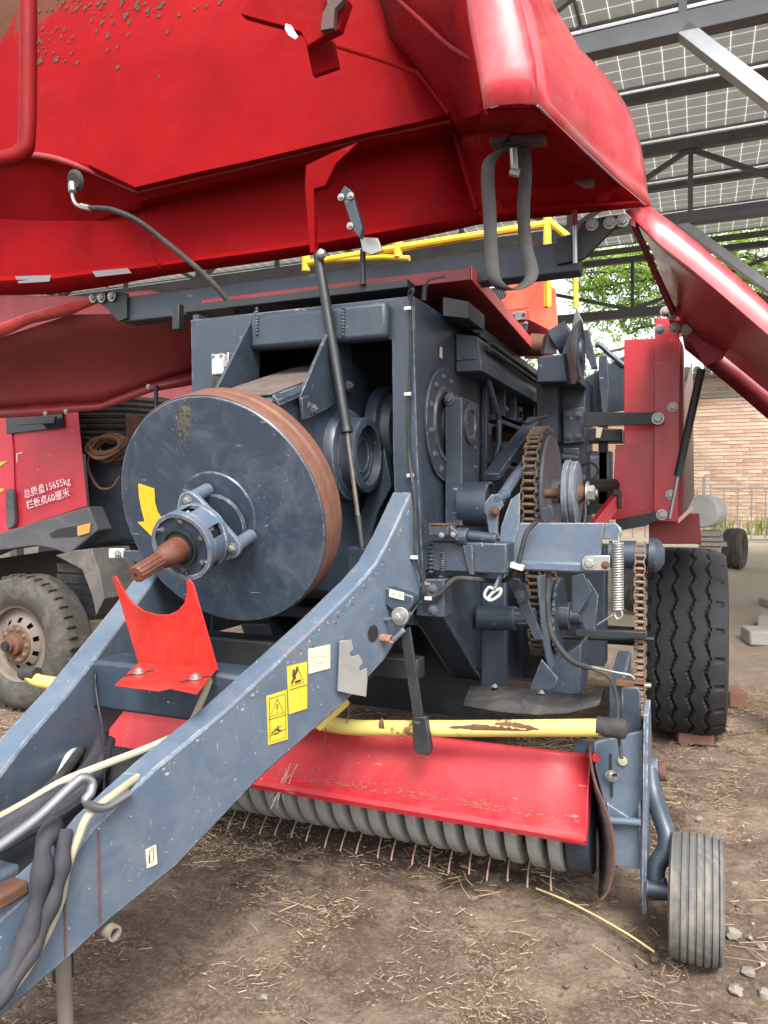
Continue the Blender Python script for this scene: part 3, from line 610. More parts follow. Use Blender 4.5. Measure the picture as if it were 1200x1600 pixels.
# pale red machine beyond
PK = paint('pale_red_sheet', (.50, .10, .12), .4, .4, (.6, .3, .3))
TR2 = empty('red_trailer', (-7.5, 9, 0), 'faded red machine body glimpsed behind the open left door', 'trailer')
G().prism(RR([(-330, 470), (30, 460), (130, 462), (235, 452), (350, 488), (352, 640), (-330, 700)], Y=7.6), (0, 1.2, 0)).make('body', PK, TR2, bev=.03)
G().prism(RR([(60, 640), (250, 620), (330, 640), (330, 860), (60, 880)], Y=7.4), (0, .3, 0)).make('frame', BLACK, TR2)
for k_ in range(2):
    cw = R(120 + k_ * 150, 820, Y=7.2); cw.z = .5; G().lathe([(0, .05), (0, .28), (-.03, .3), (-.03, .45), (0, .5), (.25, .5), (.3, .4)], cw, (0, 1, 0), 40).make('wheel', RUB, TR2)
# ================================================================ BALER
BAL = empty('square_baler', (XC, 3.2, 0), 'large blue-grey square baler with raised red hoods and a rusty-rimmed flywheel', 'baler')
def P(name, g, mat, bev=.004, parent=None, **k): return g.make(name, mat, parent or BAL, bev=bev, **k)
YF = 2.67
# --- front frame
g = G().prism(RR([(298, 500), (645, 462), (652, 700), (662, 905), (622, 905), (614, 720), (612, 530), (398, 548), (395, 618), (300, 630)], Y=YF), (0, .03, 0))
P('front_frame', g, DARKB and BLUE, .003)
g = G(); a = R(400, 520, Y=YF); b = R(612, 500, Y=YF); g.b2(a.x, b.x, YF - .05, YF, R(500, 541, Y=YF).z, R(500, 486, Y=YF).z); P('cross_tube', g, BLUE, .018)
g = G().prism(RR([(397, 486), (402, 560), (400, 610), (343, 616), (330, 616)], X=-1.705), (.014, 0, 0)); P('gusset', g, DARKB, .002)
g = G().prism(RR([(507, 522), (540, 480), (548, 600), (512, 636), (473, 656), (464, 620)], X=-1.33), (.014, 0, 0)); P('gusset', g, BLUE, .002)
for u_ in (401, 536):   # weld beads
    p = R(u_, 500, Y=YF - .055); g = G()
    for k in range(9): g.lathe([(0, .004), (.006, .008), (.012, .004)], (p.x, p.y, p.z + .05 - k * .0125), (0, 0, -1), 6)
    P('weld_bead', g, BLUE, 0)
# white sensor box
g = G(); a = R(343, 570, Y=YF - .03); g.box(a, (.062, .03, .085)); o = P('sensor_box', g, WHITEM, .006)
g = G(); g.box(a + V((.042, 0, .0)), (.03, .03, .03)); g.box(a + V((.055, 0, .01)), (.01, .045, .07)); P('bracket', g, STEEL, .003)
for q in (-.02, .02): bolt(a + V((q, -.017, .036)), (0, -1, 0), .006, BAL)
g = G().tube([a + V((0, 0, -.05)), a + V((-.02, .0, -.1)), a + V((-.08, .02, -.16))], .022); P('cable', g, RUB, 0)
# --- tilted driveline frame
A = V((0, math.cos(rad(18)), math.sin(rad(18)))); U = V((0, -A.z, A.y)); XX = V((1, 0, 0))
FC = R(340, 803, X=XC)
def AF(s, t_, x=0): return FC + A * s + U * t_ + XX * x
RF = .407
g = G().lathe([(.000, .150), (.000, RF - .006), (.006, RF)], FC, A, 96, caps=False); g.lathe([(.0, .0005), (0, .15)], FC, A, 64, caps=False)
g.lathe([(.12, RF), (.12, .05)], FC, A, 96, caps=False)
FLYM = paint('flywheel_paint', (.026, .040, .060), .34, .6, (.125, .140, .160), .9, (.4, .42, .44), bump=.3, wear=.6)
fly = P('flywheel', g, FLYM, 0)
g = G().lathe([(.004, RF + .001), (.01, RF + .004), (.055, RF + .004), (.06, RF - .003), (.066, RF + .004), (.072, RF - .003), (.078, RF + .004), (.118, RF + .004), (.122, RF - .004)], FC, A, 96, caps=False); P('rusty_rim', g, RUSTR, 0)
g = G().lathe([(-.006, .0005), (-.006, .148), (.0, .152)], FC, A, 64, caps=False); P('hub_plate', g, FLYM, 0)
# dried dirt run at the top of the face
g = G(); rnd_ = random.Random(5)
for k in range(420):
    v_ = 634 + abs(rnd_.gauss(0, 30)); u_ = rnd_.gauss(288 - (v_ - 640) * .02, 5 + (v_ - 634) * .09); c0 = R(u_, v_, pl=(FC, A)) - A * .001; s_ = rnd_.uniform(.0004, .0015)
    g.add([c0 - XX * s_, c0 + U * s_ * 4 - A * .0006, c0 + XX * s_, c0 - U * s_ * 5 - A * .0005], [(0, 1, 2, 3)])
o = g.make('dirt_flecks', flat('dirt_fleck', (.135, .105, .07), .9), BAL); tag(o, kind='stuff')
# rotation arrow
def onface(u, v_, off=-.004): return R(u, v_, pl=(FC + A * off, A))
g = G().prism([onface(*q) for q in [(216, 756), (229, 760), (241, 764), (242, 785), (246, 800), (254, 812), (262, 822), (237, 838), (215, 816), (226, 815), (221, 797), (217, 775)]], A * .002); P('direction_arrow', g, ARROW, 0)
# slip clutch
HC = FC + V((.014, 0, -.030))
arms = [rad(100), rad(-20), rad(215)]
KS = .90
def pol(s, r, th): return HC + A * (s * KS) + U * (r * math.sin(th)) + XX * (r * math.cos(th))
g = G().lathe([(-0.0090, .105), (-0.0162, .108), (-0.0270, .104), (-0.0270, .02)], HC, A * 1, 40, caps=False); P('flange_ring', g, BLUE, 0)
for th in arms:
    g = G().cyl(pol(-.006, .122, th), pol(-.115, .122, th), .023); P('clutch_post', g, BLUEW, .004)
    bolt(pol(-.135, .122, th), -A, .012, BAL)
pts = []
for th in sorted(arms):
    for dth in (-.3, -.15, 0, .15, .3): pts.append((.122 + .03 * math.cos(dth * 4), th + dth))
    pts.append((.103, th + .75)); pts.append((.100, th + 1.04)); pts.append((.103, th + 1.33))
g = G().prism([pol(-.115, r, th) for r, th in pts], A * -.018); P('clutch_flange', g, BLUEW, .004)
# body with windows: staves around a dark core
g = G().lathe([(-0.1170, .090), (-0.215, .090), (-0.215, .02)], HC, A * 1, 40, caps=False); P('clutch_core', g, BLACK, 0)
g = G()
for (s0, s1) in ((-.117, -.1395), (-.200, -.227)): g.lathe([(s0, .098), (s0, .112), (s1, .112), (s1, .098), (s0, .098)], HC, A * 1, 48, caps=False)
win = [rad(20 + 60 * k) for k in range(6)]
for k in range(6): g.lathe([(-0.135, .098), (-0.135, .1105), (-0.204, .1105), (-0.204, .098)], HC, A * 1, 10, caps=False, a0=win[k] + .28, a1=win[k] + 1.047 - .05)
P('clutch_housing', g, BLUEW, .001)
for k in range(6):
    th = win[k] + .1; g = G()
    for q in range(6): g.lathe([(-.165 - q * .011, .006), (-.168 - q * .011, .0085), (-.172 - q * .011, .006)], pol(0, .094, th), A, 10)
    P('clutch_spring', g, BLUE, 0)
g = G().lathe([(-0.222, .100), (-0.218, .098), (-0.218, .05), (-0.210, .05)], HC, A * 1, 40, caps=False); P('clutch_face', g, DARKB, 0)
g = G().lathe([(-0.2268, .060), (-0.2358, .060), (-0.2358, .054), (-0.2295, .052), (-0.2295, .047), (-0.2376, .047), (-0.2376, .04)], HC, A * 1, 40, caps=False); P('bearing_ring', g, BLACK, 0)
for k in range(6): bolt(pol(-.243, .084, rad(60 * k + 20)), -A, .0075, BAL, BLUE)
# PTO stub
prof = [(-.21, .040), (-.275, .040), (-.305, .037), (-.335, .026), (-.345, .025)]
g = G().lathe(prof, HC, A * 1, 28, caps=True); P('drive_shaft', g, RUSTS, 0)
g = G(); seg = 72; vs_ = []
for s_ in (-.375, -.486, -.493):
    for i in range(seg):
        r = (.0262 if (i // 3) % 2 else .0238) - (.003 if s_ == -.493 else 0); vs_.append(pol(s_, r, 2 * math.pi * i / seg))
g.add(vs_, [(j * seg + i, j * seg + (i + 1) % seg, (j + 1) * seg + (i + 1) % seg, (j + 1) * seg + i) for j in range(2) for i in range(seg)] + [tuple(range(2 * seg, 3 * seg))])
P('splined_stub', g, RUSTS, 0); g = G().lathe([(-0.4445, .0005), (-0.4447, .006), ], HC, A * 1, 16); P('centre_hole', g, BLACK, 0)
# --- gearbox
g = G(); x0, x1 = -.14, .185
sec = [(-.36, -.05), (-.30, .30), (.0, .36), (.37, .36), (.39, .34), (.39, .10)]
g.prism([AF(s, t_, x0) for s, t_ in [(.16, -.36), (.16, .34), (.22, .36), (1.0, .36), (1.0, -.1), (.75, -.45), (.4, -.5)]], XX * (x1 - x0)); P('gearbox', g, BLUE, .03)
g = G(); g.prism([AF(.2, .361, -.125), AF(.95, .361, -.125), AF(.95, .361, .165), AF(.2, .361, .165)], U * .004); P('gearbox_lid', g, TRIM, 0)
g = G().prism([AF(.18, .365, .18), AF(.75, .365, .18), AF(.75, .345, .2), AF(.18, .345, .2)], U * -.02); P('flange_lip', g, BLUE, .003)
p = R(535, 712, X=-1.34)
g = G().lathe([(-.02, .185), (.03, .185), (.045, .178), (.055, .150), (.115, .150), (.12, .142), (.12, .118), (.075, .112), (.075, .09), (.085, .085), (.085, .0005)], p, XX, 48, caps=False); P('gearbox_cover', g, BLUE, 0)
for k in range(2): g = G().lathe([(.075, .100 - k * .03), (.09, .1 - k * .03), (.09, .09 - k * .03), (.075, .09 - k * .03)], p, XX, 40, caps=False); P('cover_ring', g, BLUE, 0)
p = R(560, 668, X=-1.3) + V((0, .25, 0)); g = G().lathe([(0, .2), (.05, .2), (.06, .17), (.10, .16), (.10, .07)], p, XX, 40); P('bearing_housing', g, DARKB, .003)
q = R(610, 667, Y=p.y); g = G().cyl((-1.24, p.y, q.z), (-.99, p.y, q.z), .082, seg=36); P('crank_shaft', g, DARKB, 0)
for k in range(8):
    th = k * math.pi / 4; g = G().box(V((-1.05, p.y + .083 * math.cos(th), q.z + .083 * math.sin(th))), (.05, .012, .012)); P('spline_key', g, RUST if k % 2 else DARKB, 0)
for (u, v_, Xp) in [(545, 603, -1.315), (478, 634, -1.312), (489, 640, -1.312)]:
    bolt(R(u, v_, X=Xp), (1, 0, 0), .016, BAL, BLUE)
g = G().prism(RR([(467, 622), (478, 618), (482, 652), (470, 656)], X=-1.31), XX * .012); P('lug', g, BLUE, .002)
# dark body behind
g = G(); g.b2(-2.0, -1.03, 3.5, 3.52, .9, 2.2); g.b2(-2.03, -2.0, 2.7, 5.2, .85, 2.24); P('chamber_wall', g, DARKB, 0)
g = G(); g.b2(-1.98, -1.03, 2.72, 3.5, 2.19, 2.22); P('chamber_roof', g, DARKB, 0)
g = G().prism([(-1.9, 2.72, .96), (-1.9, 3.45, .82), (-1.9, 3.45, .86), (-1.9, 2.72, 1.0)], XX * .88); P('chamber_floor', g, DARKB, 0)
g = G().prism(RR([(548, 840), (600, 700), (612, 760), (590, 800), (568, 880), (540, 870)], Y=2.9), (0, .05, 0)); P('gearbox_mount', g, DARKB, .005)
g = G().box((-1.28, 2.86, 1.13), (.3, .12, .24)); P('gearbox_mount', g, DARKB, .01)
# --- right side wall
g = G().prism(RR([(647, 463), (735, 520), (757, 560), (762, 650), (757, 760), (745, 905), (662, 905)], X=-1.0), (-.02, 0, 0)); P('side_wall', g, BLUEW if 0 else BLUE, .002)
ys = 5.2
g = G(); g.b2(-1.03, -1.005, 3.72, ys, 1.87, 2.13); P('side_panel', g, BLUE, .002)
g = G(); g.b2(-1.35, -1.3, 3.6, 5.3, .8, 1.87); g.b2(-2.0, -.78, 5.25, 5.3, .5, 2.2); P('inner_panel', g, BLACK, .002)
# top rail: angled front end
def yx(u, X): return R(u, 700, X=X).y
y0 = yx(752, -.88)
g = G(); g.b2(-.995, -.88, y0, ys, 2.0, 2.05); g.prism([(-.995, y0, 2.05), (-.88, y0, 2.05), (-.9, y0, 2.15), (-.995, y0, 2.17)], (0, ys - y0, 0)); P('top_rail', g, BLUE, .004)
g = G(); g.b2(-.97, -.94, y0 - .12, ys, 2.19, 2.24); g.b2(-.93, -.915, y0 + .1, ys, 2.17, 2.19); P('rail_strip', g, BLACK, .003)
g = G().prism([(-.99, y0 - .2, 2.2), (-.88, y0 - .2, 2.18), (-.88, y0 - .2, 2.25), (-.99, y0 - .2, 2.28)], (0, .25, 0)); P('rail_block', g, BLACK, .003)
for k in range(2):
    g = G().cyl((-.87, y0 + .1, 2.11 + k * .03), (-.87, ys - .2, 2.11 + k * .03), .012); P('rail_rod', g, BLACK, 0)
for zz in (1.855, 1.63):
    g = G(); g.b2(-1.03, -.93, 3.72, ys, zz - .012, zz + .012); g.b2(-.94, -.93, 3.72, ys, zz - .03, zz + .012); P('side_ledge', g, BLUE, .003)
for u_ in (783, 800, 829):
    yy = yx(u_, -.95); g = G(); g.b2(-1.0, -.93, yy, yy + .02, 1.87, 2.02); P('stiffener_rib', g, BLUE, .003)
for u_, a_ in ((775, .12), ):
    yy = yx(u_, -.99); 
g = G().tube([R(757, 575, X=-.93), R(776, 640, X=-.9), R(780, 655, X=-.9), R(780, 692, X=-.9), R(766, 742, X=-.95)], .014, smooth=0); P('bent_brace', g, BLUE, .002)
p = R(798, 677, X=-1.0); g = G().cyl(p - XX * .1, p + XX * .03, .045); P('roller_end', g, RUST, .003); bolt(p + XX * .03, XX, .02, BAL, BLUE)
g = G(); g.b2(-.995, -.97, yx(757, -.98), yx(757, -.98) + .04, 1.3, 2.02); P('stiffener_rib', g, BLUE, .003)
# flange ring with bolts
fc = R(692, 664, X=-.998); RY = .232
g = G().lathe([(0, RY), (.012, RY), (.012, RY - .075), (.022, RY - .078), (.022, RY - .095), (0, RY - .095)], fc, XX, 72, caps=False); P('bearing_flange', g, BLUE, 0)
g = G().lathe([(.001, RY - .094), (.001, .0005)], fc, XX, 48, caps=False); P('bearing_recess', g, BLACK, 0)
for k in range(12): bolt(fc + XX * .012 + V((0, math.cos(k * math.pi / 6 + .2), math.sin(k * math.pi / 6 + .2))) * (RY - .035), XX, .0105, BAL, BLUE)
# upright box member
g = G(); bx0, bx1 = -.985, -.912; by0 = 3.0; g.b2(bx0, bx1, by0, by0 + .26, 1.335, 1.865); P('upright_member', g, BLUE, .004)
bolt(R(702, 623, Y=by0 - .005), (0, -1, 0), .018, BAL, BLUE); 
p = R(733, 663, X=bx1); g = G().lathe([(0, .085), (.012, .085), (.014, .08), (.014, .06), (.006, .058), (.006, .0005)], p, XX, 36, caps=False); P('inspection_cap', g, BLUE, 0)
for k in range(6): bolt(p + XX * .012 + V((0, math.cos(k * 1.047), math.sin(k * 1.047))) * .07, XX, .005, BAL, BLUE)
p = R(748, 788, X=-.86); g = G().lathe([(-.07, .094), (.05, .094), (.052, .088), (.03, .084), (.03, .0005)], p, XX, 40, caps=False); P('spring_drum', g, BLUE, 0)
# diagonal link, rod, levers
g = G().beam(R(768, 745, X=-.86), R(836, 655, X=-.84), .03, .07, (1, 0, 0)); P('diagonal_link', g, BLUE, .003)
g = G().tube([R(783, 778, X=-.78), R(805, 745, X=-.78), R(826, 718, X=-.79)], .024, smooth=0); g.cyl(R(776, 780, X=-.76), R(791, 772, X=-.75), .02); P('actuator_rod', g, BLUEW, .002)
g = G().prism(RR([(752, 792), (768, 772), (782, 776), (786, 790), (778, 800), (776, 830), (780, 842), (764, 838), (760, 806)], Y=2.98), (0, .025, 0)); P('crank_lever', g, BLUEW, .003)
bolt(R(772, 799, Y=2.97), (.5, -1, 0), .015, BAL, RUST)
# lateral axle tube and clamps
g = G(); tb = R(668, 862, Y=2.75); g.b2(-1.0, -.655, 2.72, 2.84, 1.17, 1.285); P('lateral_tube', g, BLUE, .008)
g = G().cyl(R(715, 835, Y=2.74), R(776, 842, Y=2.74), .021); P('pivot_pin', g, BLUE, .003)
g = G().cyl(R(715, 838, Y=2.72), R(731, 840, Y=2.72), .035, seg=24); P('pin_clamp', g, BLUE, .005)
g = G(); a = R(673, 836, Y=2.68); b = R(703, 821, Y=2.68); g.b2(a.x, b.x, 2.66, 2.75, a.z, b.z); g.prism(RR([(703, 821), (716, 832), (716, 846), (703, 838)], Y=2.68), (0, .05, 0)); P('stop_bracket', g, BLUE, .003)
g = G(); g.b2(a.x, b.x, 2.655, 2.75, b.z + .001, b.z + .006); P('worn_edge', g, RUST, .001)
g = G().prism(RR([(723, 852), (738, 852), (740, 898), (733, 898)], Y=2.70), (0, .016, 0)); P('tube_gusset', g, BLUE, .002)
for (u, v0, v1) in ((673, 850, 900), (692, 865, 895), (737, 858, 888)):
    g = G(); n = 8
    for k in range(n):
        p = R(u, v0 + (v1 - v0) * k / n, Y=2.715); g.lathe([(-.006, .004), (0, .011), (.006, .004)], p, (0, 0, 1), 8)
    P('weld_bead', g, BLUE, 0)
# --- deflector plate, gusset and spring bracket
YP = 2.85
pl_ = RR([(811, 817), (945, 817), (940, 846), (938, 890), (795, 888), (802, 852)], Y=YP)
g = G().prism(pl_, (0, .02, 0)); P('deflector_plate', g, BLUEW, .003)
g = G().prism(RR([(945, 817), (962, 817), (971, 825), (971, 836), (962, 843), (942, 843)], Y=YP), (0, .012, 0)); P('spring_tab', g, BLUEW, .003)
g = G(); a = R(796, 867, Y=YP - .005); b = R(940, 867, Y=YP - .005); g.b2(a.x, b.x, YP - .03, YP - .002, 1.175, 1.215); P('plate_fold', g, BLUEW, .01)
g = G().prism(RR([(812, 817), (803, 852), (775, 892), (783, 822), (798, 780), (812, 770)], Y=YP - .01), (0, .012, 0)); P('plate_gusset', g, BLUEW, .002)
g = G().beam(R(796, 862, Y=2.80), R(774, 922, Y=2.76), .012, .05, (0, 1, 0)); P('hook_arm', g, BLUEW, .003)
g = G().tube(RR([(774, 922), (764, 918), (757, 930), (766, 938), (780, 930), (782, 920), (770, 926), (762, 936)], Y=2.75), .006); P('tied_twine', g, WHITEM, 0)
g = G().prism(RR([(914, 868), (953, 868), (953, 892), (914, 892), (908, 886), (908, 875)], Y=YP - .04), (0, .007, 0)); P('spring_bracket', g, STEEL, .003)
bolt(R(921, 880, Y=YP - .042), (0, -1, 0), .017, BAL); bolt(R(946, 883, Y=YP - .042), (0, -1, 0), .010, BAL, RUST)
# extension spring
def coil(a, b, r, wr, turns, seg=14):
    a, b = V(a), V(b); ax_ = (b - a).normalized(); x = ax_.orthogonal().normalized(); y = ax_.cross(x); n = turns * seg
    return [a + (b - a) * (i / n) + (x * math.cos(2 * math.pi * i / seg) + y * math.sin(2 * math.pi * i / seg)) * r for i in range(n + 1)]
a, b = R(965, 846, Y=2.83), R(965, 952, Y=2.83)
g = G().tube(coil(a, b, .0185, .0042, 27), .0042, 6, smooth=0); P('extension_spring', g, STEEL, 0)
g = G().tube(RR([(966, 824), (969, 830), (966, 838), (966, 848)], Y=2.82), .0045); P('spring_hook', g, STEEL, 0)
g = G().tube(RR([(963, 950), (960, 960), (965, 967), (972, 962), (970, 952)], Y=2.82), .0045); P('spring_hook', g, STEEL, 0)
# --- extra fittings on the right side
for (u, v_) in ((662, 700), (662, 790), (655, 560), (725, 545)): pass
for (u, v_) in ((742, 700), (742, 730), (740, 760)): bolt(R(u, v_, X=bx1), XX, .008, BAL, BLUE)
for (u, v_, y_) in ((690, 836, 2.655), (708, 835, 2.675)): bolt(R(u, v_, Y=y_), (0, -1, 0), .007, BAL, STEEL)
g = G().prism(RR([(846, 795), (862, 790), (866, 812), (848, 816)], Y=3.3), (0, .01, 0)); P('small_plate', g, BLUE, .002)
g = G().prism(RR([(880, 700), (905, 700), (905, 716), (880, 716)], Y=4.2), (0, .04, 0)); P('end_block', g, BLUE, .004)
g = G().cyl(R(878, 716, Y=4.15), R(906, 718, Y=4.15), .03); P('short_tube', g, BLACK, .003)
g = G().tube(RR([(905, 730), (922, 722), (935, 735), (925, 748), (908, 742)], Y=4.25), .007, 6); P('cable_loop', g, RUB, 0)
g = G().tube(RR([(912, 742), (914, 800), (910, 838)], Y=4.25), .01, 6, smooth=0); P('control_rod', g, GALV, 0)
g = G().prism(RR([(900, 790), (960, 786), (962, 800), (900, 806)], Y=4.35), (0, .05, 0)); P('cross_channel', g, BLACK, .004)
g = G().cyl(R(900, 760, Y=4.0), R(960, 758, Y=4.3), .035); P('cross_shaft', g, BLACK, .003)
g = G().prism(RR([(880, 640), (912, 636), (912, 690), (880, 694)], Y=4.25), (0, .03, 0)); P('gusset_plate', g, BLUE, .004)
for (u, v_) in ((888, 648), (904, 648), (888, 682), (904, 682)): bolt(R(u, v_, Y=4.245), (0, -1, 0), .014, BAL, BLUE)
g = G().tube([R(812, 655, X=-.80), R(822, 662, X=-.80), R(840, 655, X=-.78), R(856, 650, X=-.74)], .008, 6); P('grease_line', g, BLACK, 0)
for (u, v_) in ((790, 640), (812, 640), (842, 640)): bolt(R(u, v_, X=-.93), XX, .012, BAL, BLUE)
g = G().prism(RR([(660, 905), (700, 900), (760, 897), (760, 905), (700, 912), (662, 918)], Y=2.80), (0, .02, 0)); P('lower_flange', g, BLUE, .003)
g = G().prism(RR([(893, 900), (912, 896), (925, 925), (905, 960), (893, 955)], Y=3.25), (0, .01, 0)); P('shield_bracket', g, DARKB, .003)
g = G().prism(RR([(846, 1030), (872, 1060), (868, 1076), (825, 1082)], Y=2.95), (0, .01, 0)); P('flap_stay', g, BLUE, .003)
# --- lower feeder box
g = G().prism(RR([(690, 900), (830, 895), (838, 960), (845, 1066), (752, 1062), (740, 1045), (700, 965)], X=-.9), (-.015, 0, 0)); P('feeder_side', g, DARKB if 0 else BLUE, .003)
a0, a1, a2 = R(693, 962, X=-.9), R(741, 1046, X=-.9), R(756, 1064, X=-.9)
for x_off, nm in ((0, 1), (-.28, 2), (-.56, 3), (-.84, 3)):
    wd = .125; m_ = [p + V((x_off, 0, 0)) for p in (a0, a1, a2)]
    g = G().prism([m_[0], m_[1], m_[2], m_[2] + V((0, .12, .02)), m_[1] + V((0, .14, .06)), m_[0] + V((0, .16, .03))], (-wd, 0, 0)); P('feeder_skid', g, DARKB, .008)
    g = G().tube([m_[0] + V((-wd, -.004, 0)), m_[1] + V((-wd, -.004, 0)), m_[2] + V((-wd, -.004, 0))], .004, smooth=0); P('worn_edge', g, RUST, 0)
g = G().prism(RR([(650, 905), (694, 905), (694, 965), (650, 962)], Y=2.69), (0, .1, 0)); P('mount_block', g, BLUE, .004)
for v_ in (920, 952): bolt(R(676, v_, Y=2.688), (0, -1, 0), .014, BAL, BLUE)
g = G(); g.b2(-1.9, -.92, 3.3, 3.32, .45, 1.0); P('feeder_back', g, BLACK, 0)
g = G().cyl(R(748, 966, X=-.88), R(806, 966, Y=R(748, 966, X=-.88).y), .052, seg=30); g.cyl(R(804, 966, Y=R(748, 966, X=-.88).y), R(836, 966, Y=R(748, 966, X=-.88).y), .044); P('cross_pipe', g, BLUE, .004)
g = G(); g.b2(-.9, -.79, 3.25, 3.3, .55, 1.15); P('lower_frame', g, DARKB, .006); g = G(); g.b2(-.60, -.47, 4.15, 4.3, .55, 1.2); P('lower_frame', g, DARKB, .006)
g = G().prism(RR([(790, 900), (812, 905), (850, 1000), (835, 1000)], Y=3.0), (0, .012, 0)); P('bearing_plate', g, BLUE, .003)
g = G().prism(RR([(808, 912), (820, 910), (829, 928), (826, 938), (808, 944)], Y=2.98), (0, .012, 0)); P('bearing_plate', g, BLUE, .003); bolt(R(813, 929, Y=2.975), (0, -1, 0), .014, BAL, BLUE)
# --- chains and sprockets
def linkmesh(pitch, wid, name, mat):
    g = G(); h = pitch * .42
    for s_ in (-1, 1):
        x = s_ * wid * .42; q = [(-.62, .0), (-.5, .7), (-.1, .5), (.1, .5), (.5, .7), (.62, 0), (.5, -.7), (.1, -.5), (-.1, -.5), (-.5, -.7)]
        g.prism([(x, a * pitch, b * h) for a, b in q], (s_ * wid * .1, 0, 0))
    g.cyl((-wid * .42, 0, 0), (wid * .42, 0, 0), h * .62, seg=8)
    return g.mesh(name, mat)
def chain(name, pts, closed, X, pitch, wid, mat=RUSTD):
    e = empty(name, (X, pts[0][0], pts[0][1]), parent=BAL); me = linkmesh(pitch, wid, 'chain_link', mat)
    P_ = [V((X, y, z)) for y, z in pts]
    if closed: P_.append(P_[0])
    L_ = [(P_[i + 1] - P_[i]).length for i in range(len(P_) - 1)]; tot = sum(L_); n = int(tot / pitch); k = 0; acc = 0
    for j in range(n):
        s_ = (j + .5) * tot / n
        while k < len(L_) - 1 and acc + L_[k] < s_: acc += L_[k]; k += 1
        d_ = (P_[k + 1] - P_[k]).normalized(); p = P_[k] + d_ * (s_ - acc); ang = math.atan2(d_.z, d_.y)
        inst(me, 'chain_link', p, e, (ang, 0, 0), (.8 if j % 2 else 1, 1, 1))
    return e
def sprocket(name, c, r, teeth, th, mat=BLUE):
    g = G(); n = teeth * 4; pts = []
    for i in range(n):
        q = (r, r, r * .955, r * .955)[i % 4]; t_ = 2 * math.pi * i / n; pts.append(V((c.x, c.y + q * math.cos(t_), c.z + q * math.sin(t_))))
    g.prism(pts, (th, 0, 0)); return P(name, g, mat, 0)
sc1 = R(858, 768, X=-.70); r1 = .315; sprocket('large_sprocket', sc1 + XX * -.008, r1 - .008, 52, .016, BLACK and DARKB)
g = G().lathe([(.008, r1 * .9), (.02, r1 * .88), (.02, .06), (.07, .06)], sc1, XX, 48, caps=False); P('sprocket_disc', g, paint('purple_grey_metal', (.09, .085, .105), .5, .4), 0)
sc2 = R(872, 962, X=-.66); r2 = .20
pts = [(sc1.y + r1 * math.cos(t_), sc1.z + r1 * math.sin(t_)) for t_ in [rad(20 + k * 8) for k in range(int(185 / 8) + 1)]]
pts = [(sc2.y + r2 * .9, sc2.z)] + pts + [(sc2.y - r2, sc2.z + .08)] + [(sc2.y + r2 * math.cos(t_), sc2.z + r2 * math.sin(t_)) for t_ in [rad(180 + k * 12) for k in range(14)]]
chain('drive_chain', pts, True, -.735, .036, .072)
sprocket('small_sprocket', sc2, r2 - .006, 28, .014); g = G().lathe([(.014, .07), (.06, .07), (.065, .04), (.11, .04), (.11, .0005)], sc2, XX, 30, caps=False); P('sprocket_hub', g, BLUE, .002)
bolt(sc2 + XX * .11, XX, .03, BAL, BLUE)
g = G().prism(RR([(838, 900), (858, 895), (872, 940), (880, 1030), (858, 1060), (846, 1000)], X=-.68), XX * .01); P('chain_guard_plate', g, BLUEW, .002)
sd_ = R(884, 771, X=-.55); 
for k, (o_, rr_) in enumerate(((0, .148), (.03, .142))):
    g = G().lathe([(o_, .02), (o_, rr_ - .004), (o_ + .004, rr_), (o_ + .022, rr_), (o_ + .026, rr_ - .006), (o_ + .026, .02)], sd_, XX, 56, caps=False); P('slip_disc', g, BLUEW, 0)
g = G().lathe([(.024, .139), (.031, .139)], sd_, XX, 48, caps=False); P('rust_seam', g, RUST, 0)
g = G().lathe([(-.09, .022), (-.03, .022), (-.03, .04), (0, .04)], sd_, XX, 24); P('slip_shaft', g, RUST, 0); g = G().lathe([(.056, .05), (.075, .035), (.09, .022), (.13, .022)], sd_, XX, 24); P('slip_hub', g, RUST, 0)
bolt(sd_ + XX * .09, XX, .036, BAL, STEEL)
# pickup side chain (near big wheel)
p0, p1 = R(1000, 872, Y=3.35), R(1000, 1085, Y=3.35)
yc = 3.4; XS = p0.x - .0
pts = [(yc - .05, p1.z - .1), (yc - .06, p0.z - .02), (yc - .03, p0.z + .05), (yc, p0.z + .06), (yc + .04, p0.z + .04), (yc + .06, p0.z), (yc + .05, p1.z - .1)]
chain('pickup_chain', pts, True, XS, .028, .045)
g = G().lathe([(-.05, .05), (.0, .05), (.005, .075), (.03, .075), (.05, .06), (.065, .03)], V((XS + .03, yc, p0.z + .01)), XX, 14); P('chain_idler', g, DARKB, 0)
g = G().lathe([(-.13, .06), (-.02, .06)], V((XS, yc, p0.z + .01)), XX, 20); P('idler_drum', g, DARKB, 0)
# rods behind
g = G().cyl(R(880, 995, Y=3.4), R(1022, 999, Y=3.4), .011); P('tie_rod', g, BLACK, 0)
g = G().beam(R(900, 988, Y=3.3), R(1010, 992, Y=3.3), .04, .03); P('lower_rail', g, BLACK, .003)
g = G().beam(R(933, 976, Y=3.0), R(958, 960, Y=3.0), .006, .03, (0, 1, 0)); P('slotted_strap', g, STEEL, .002)
g = G().prism(RR([(918, 904), (935, 930), (930, 985), (915, 985), (905, 960)], Y=3.3), (0, .01, 0)); P('shield_plate', g, STEEL if 0 else BLUE, .002)
g = G().prism(RR([(800, 880), (905, 880), (905, 1060), (800, 1060)], Y=4.12), (0, .01, 0)); P('shade_backing', g, BLACK, .002)  # black sheet added as the shade behind the sprocket
g = G().prism(RR([(872, 1030), (908, 1005), (908, 1085), (840, 1085)], Y=3.05), (0, .2, 0)); P('corner_box', g, BLUE, .006)
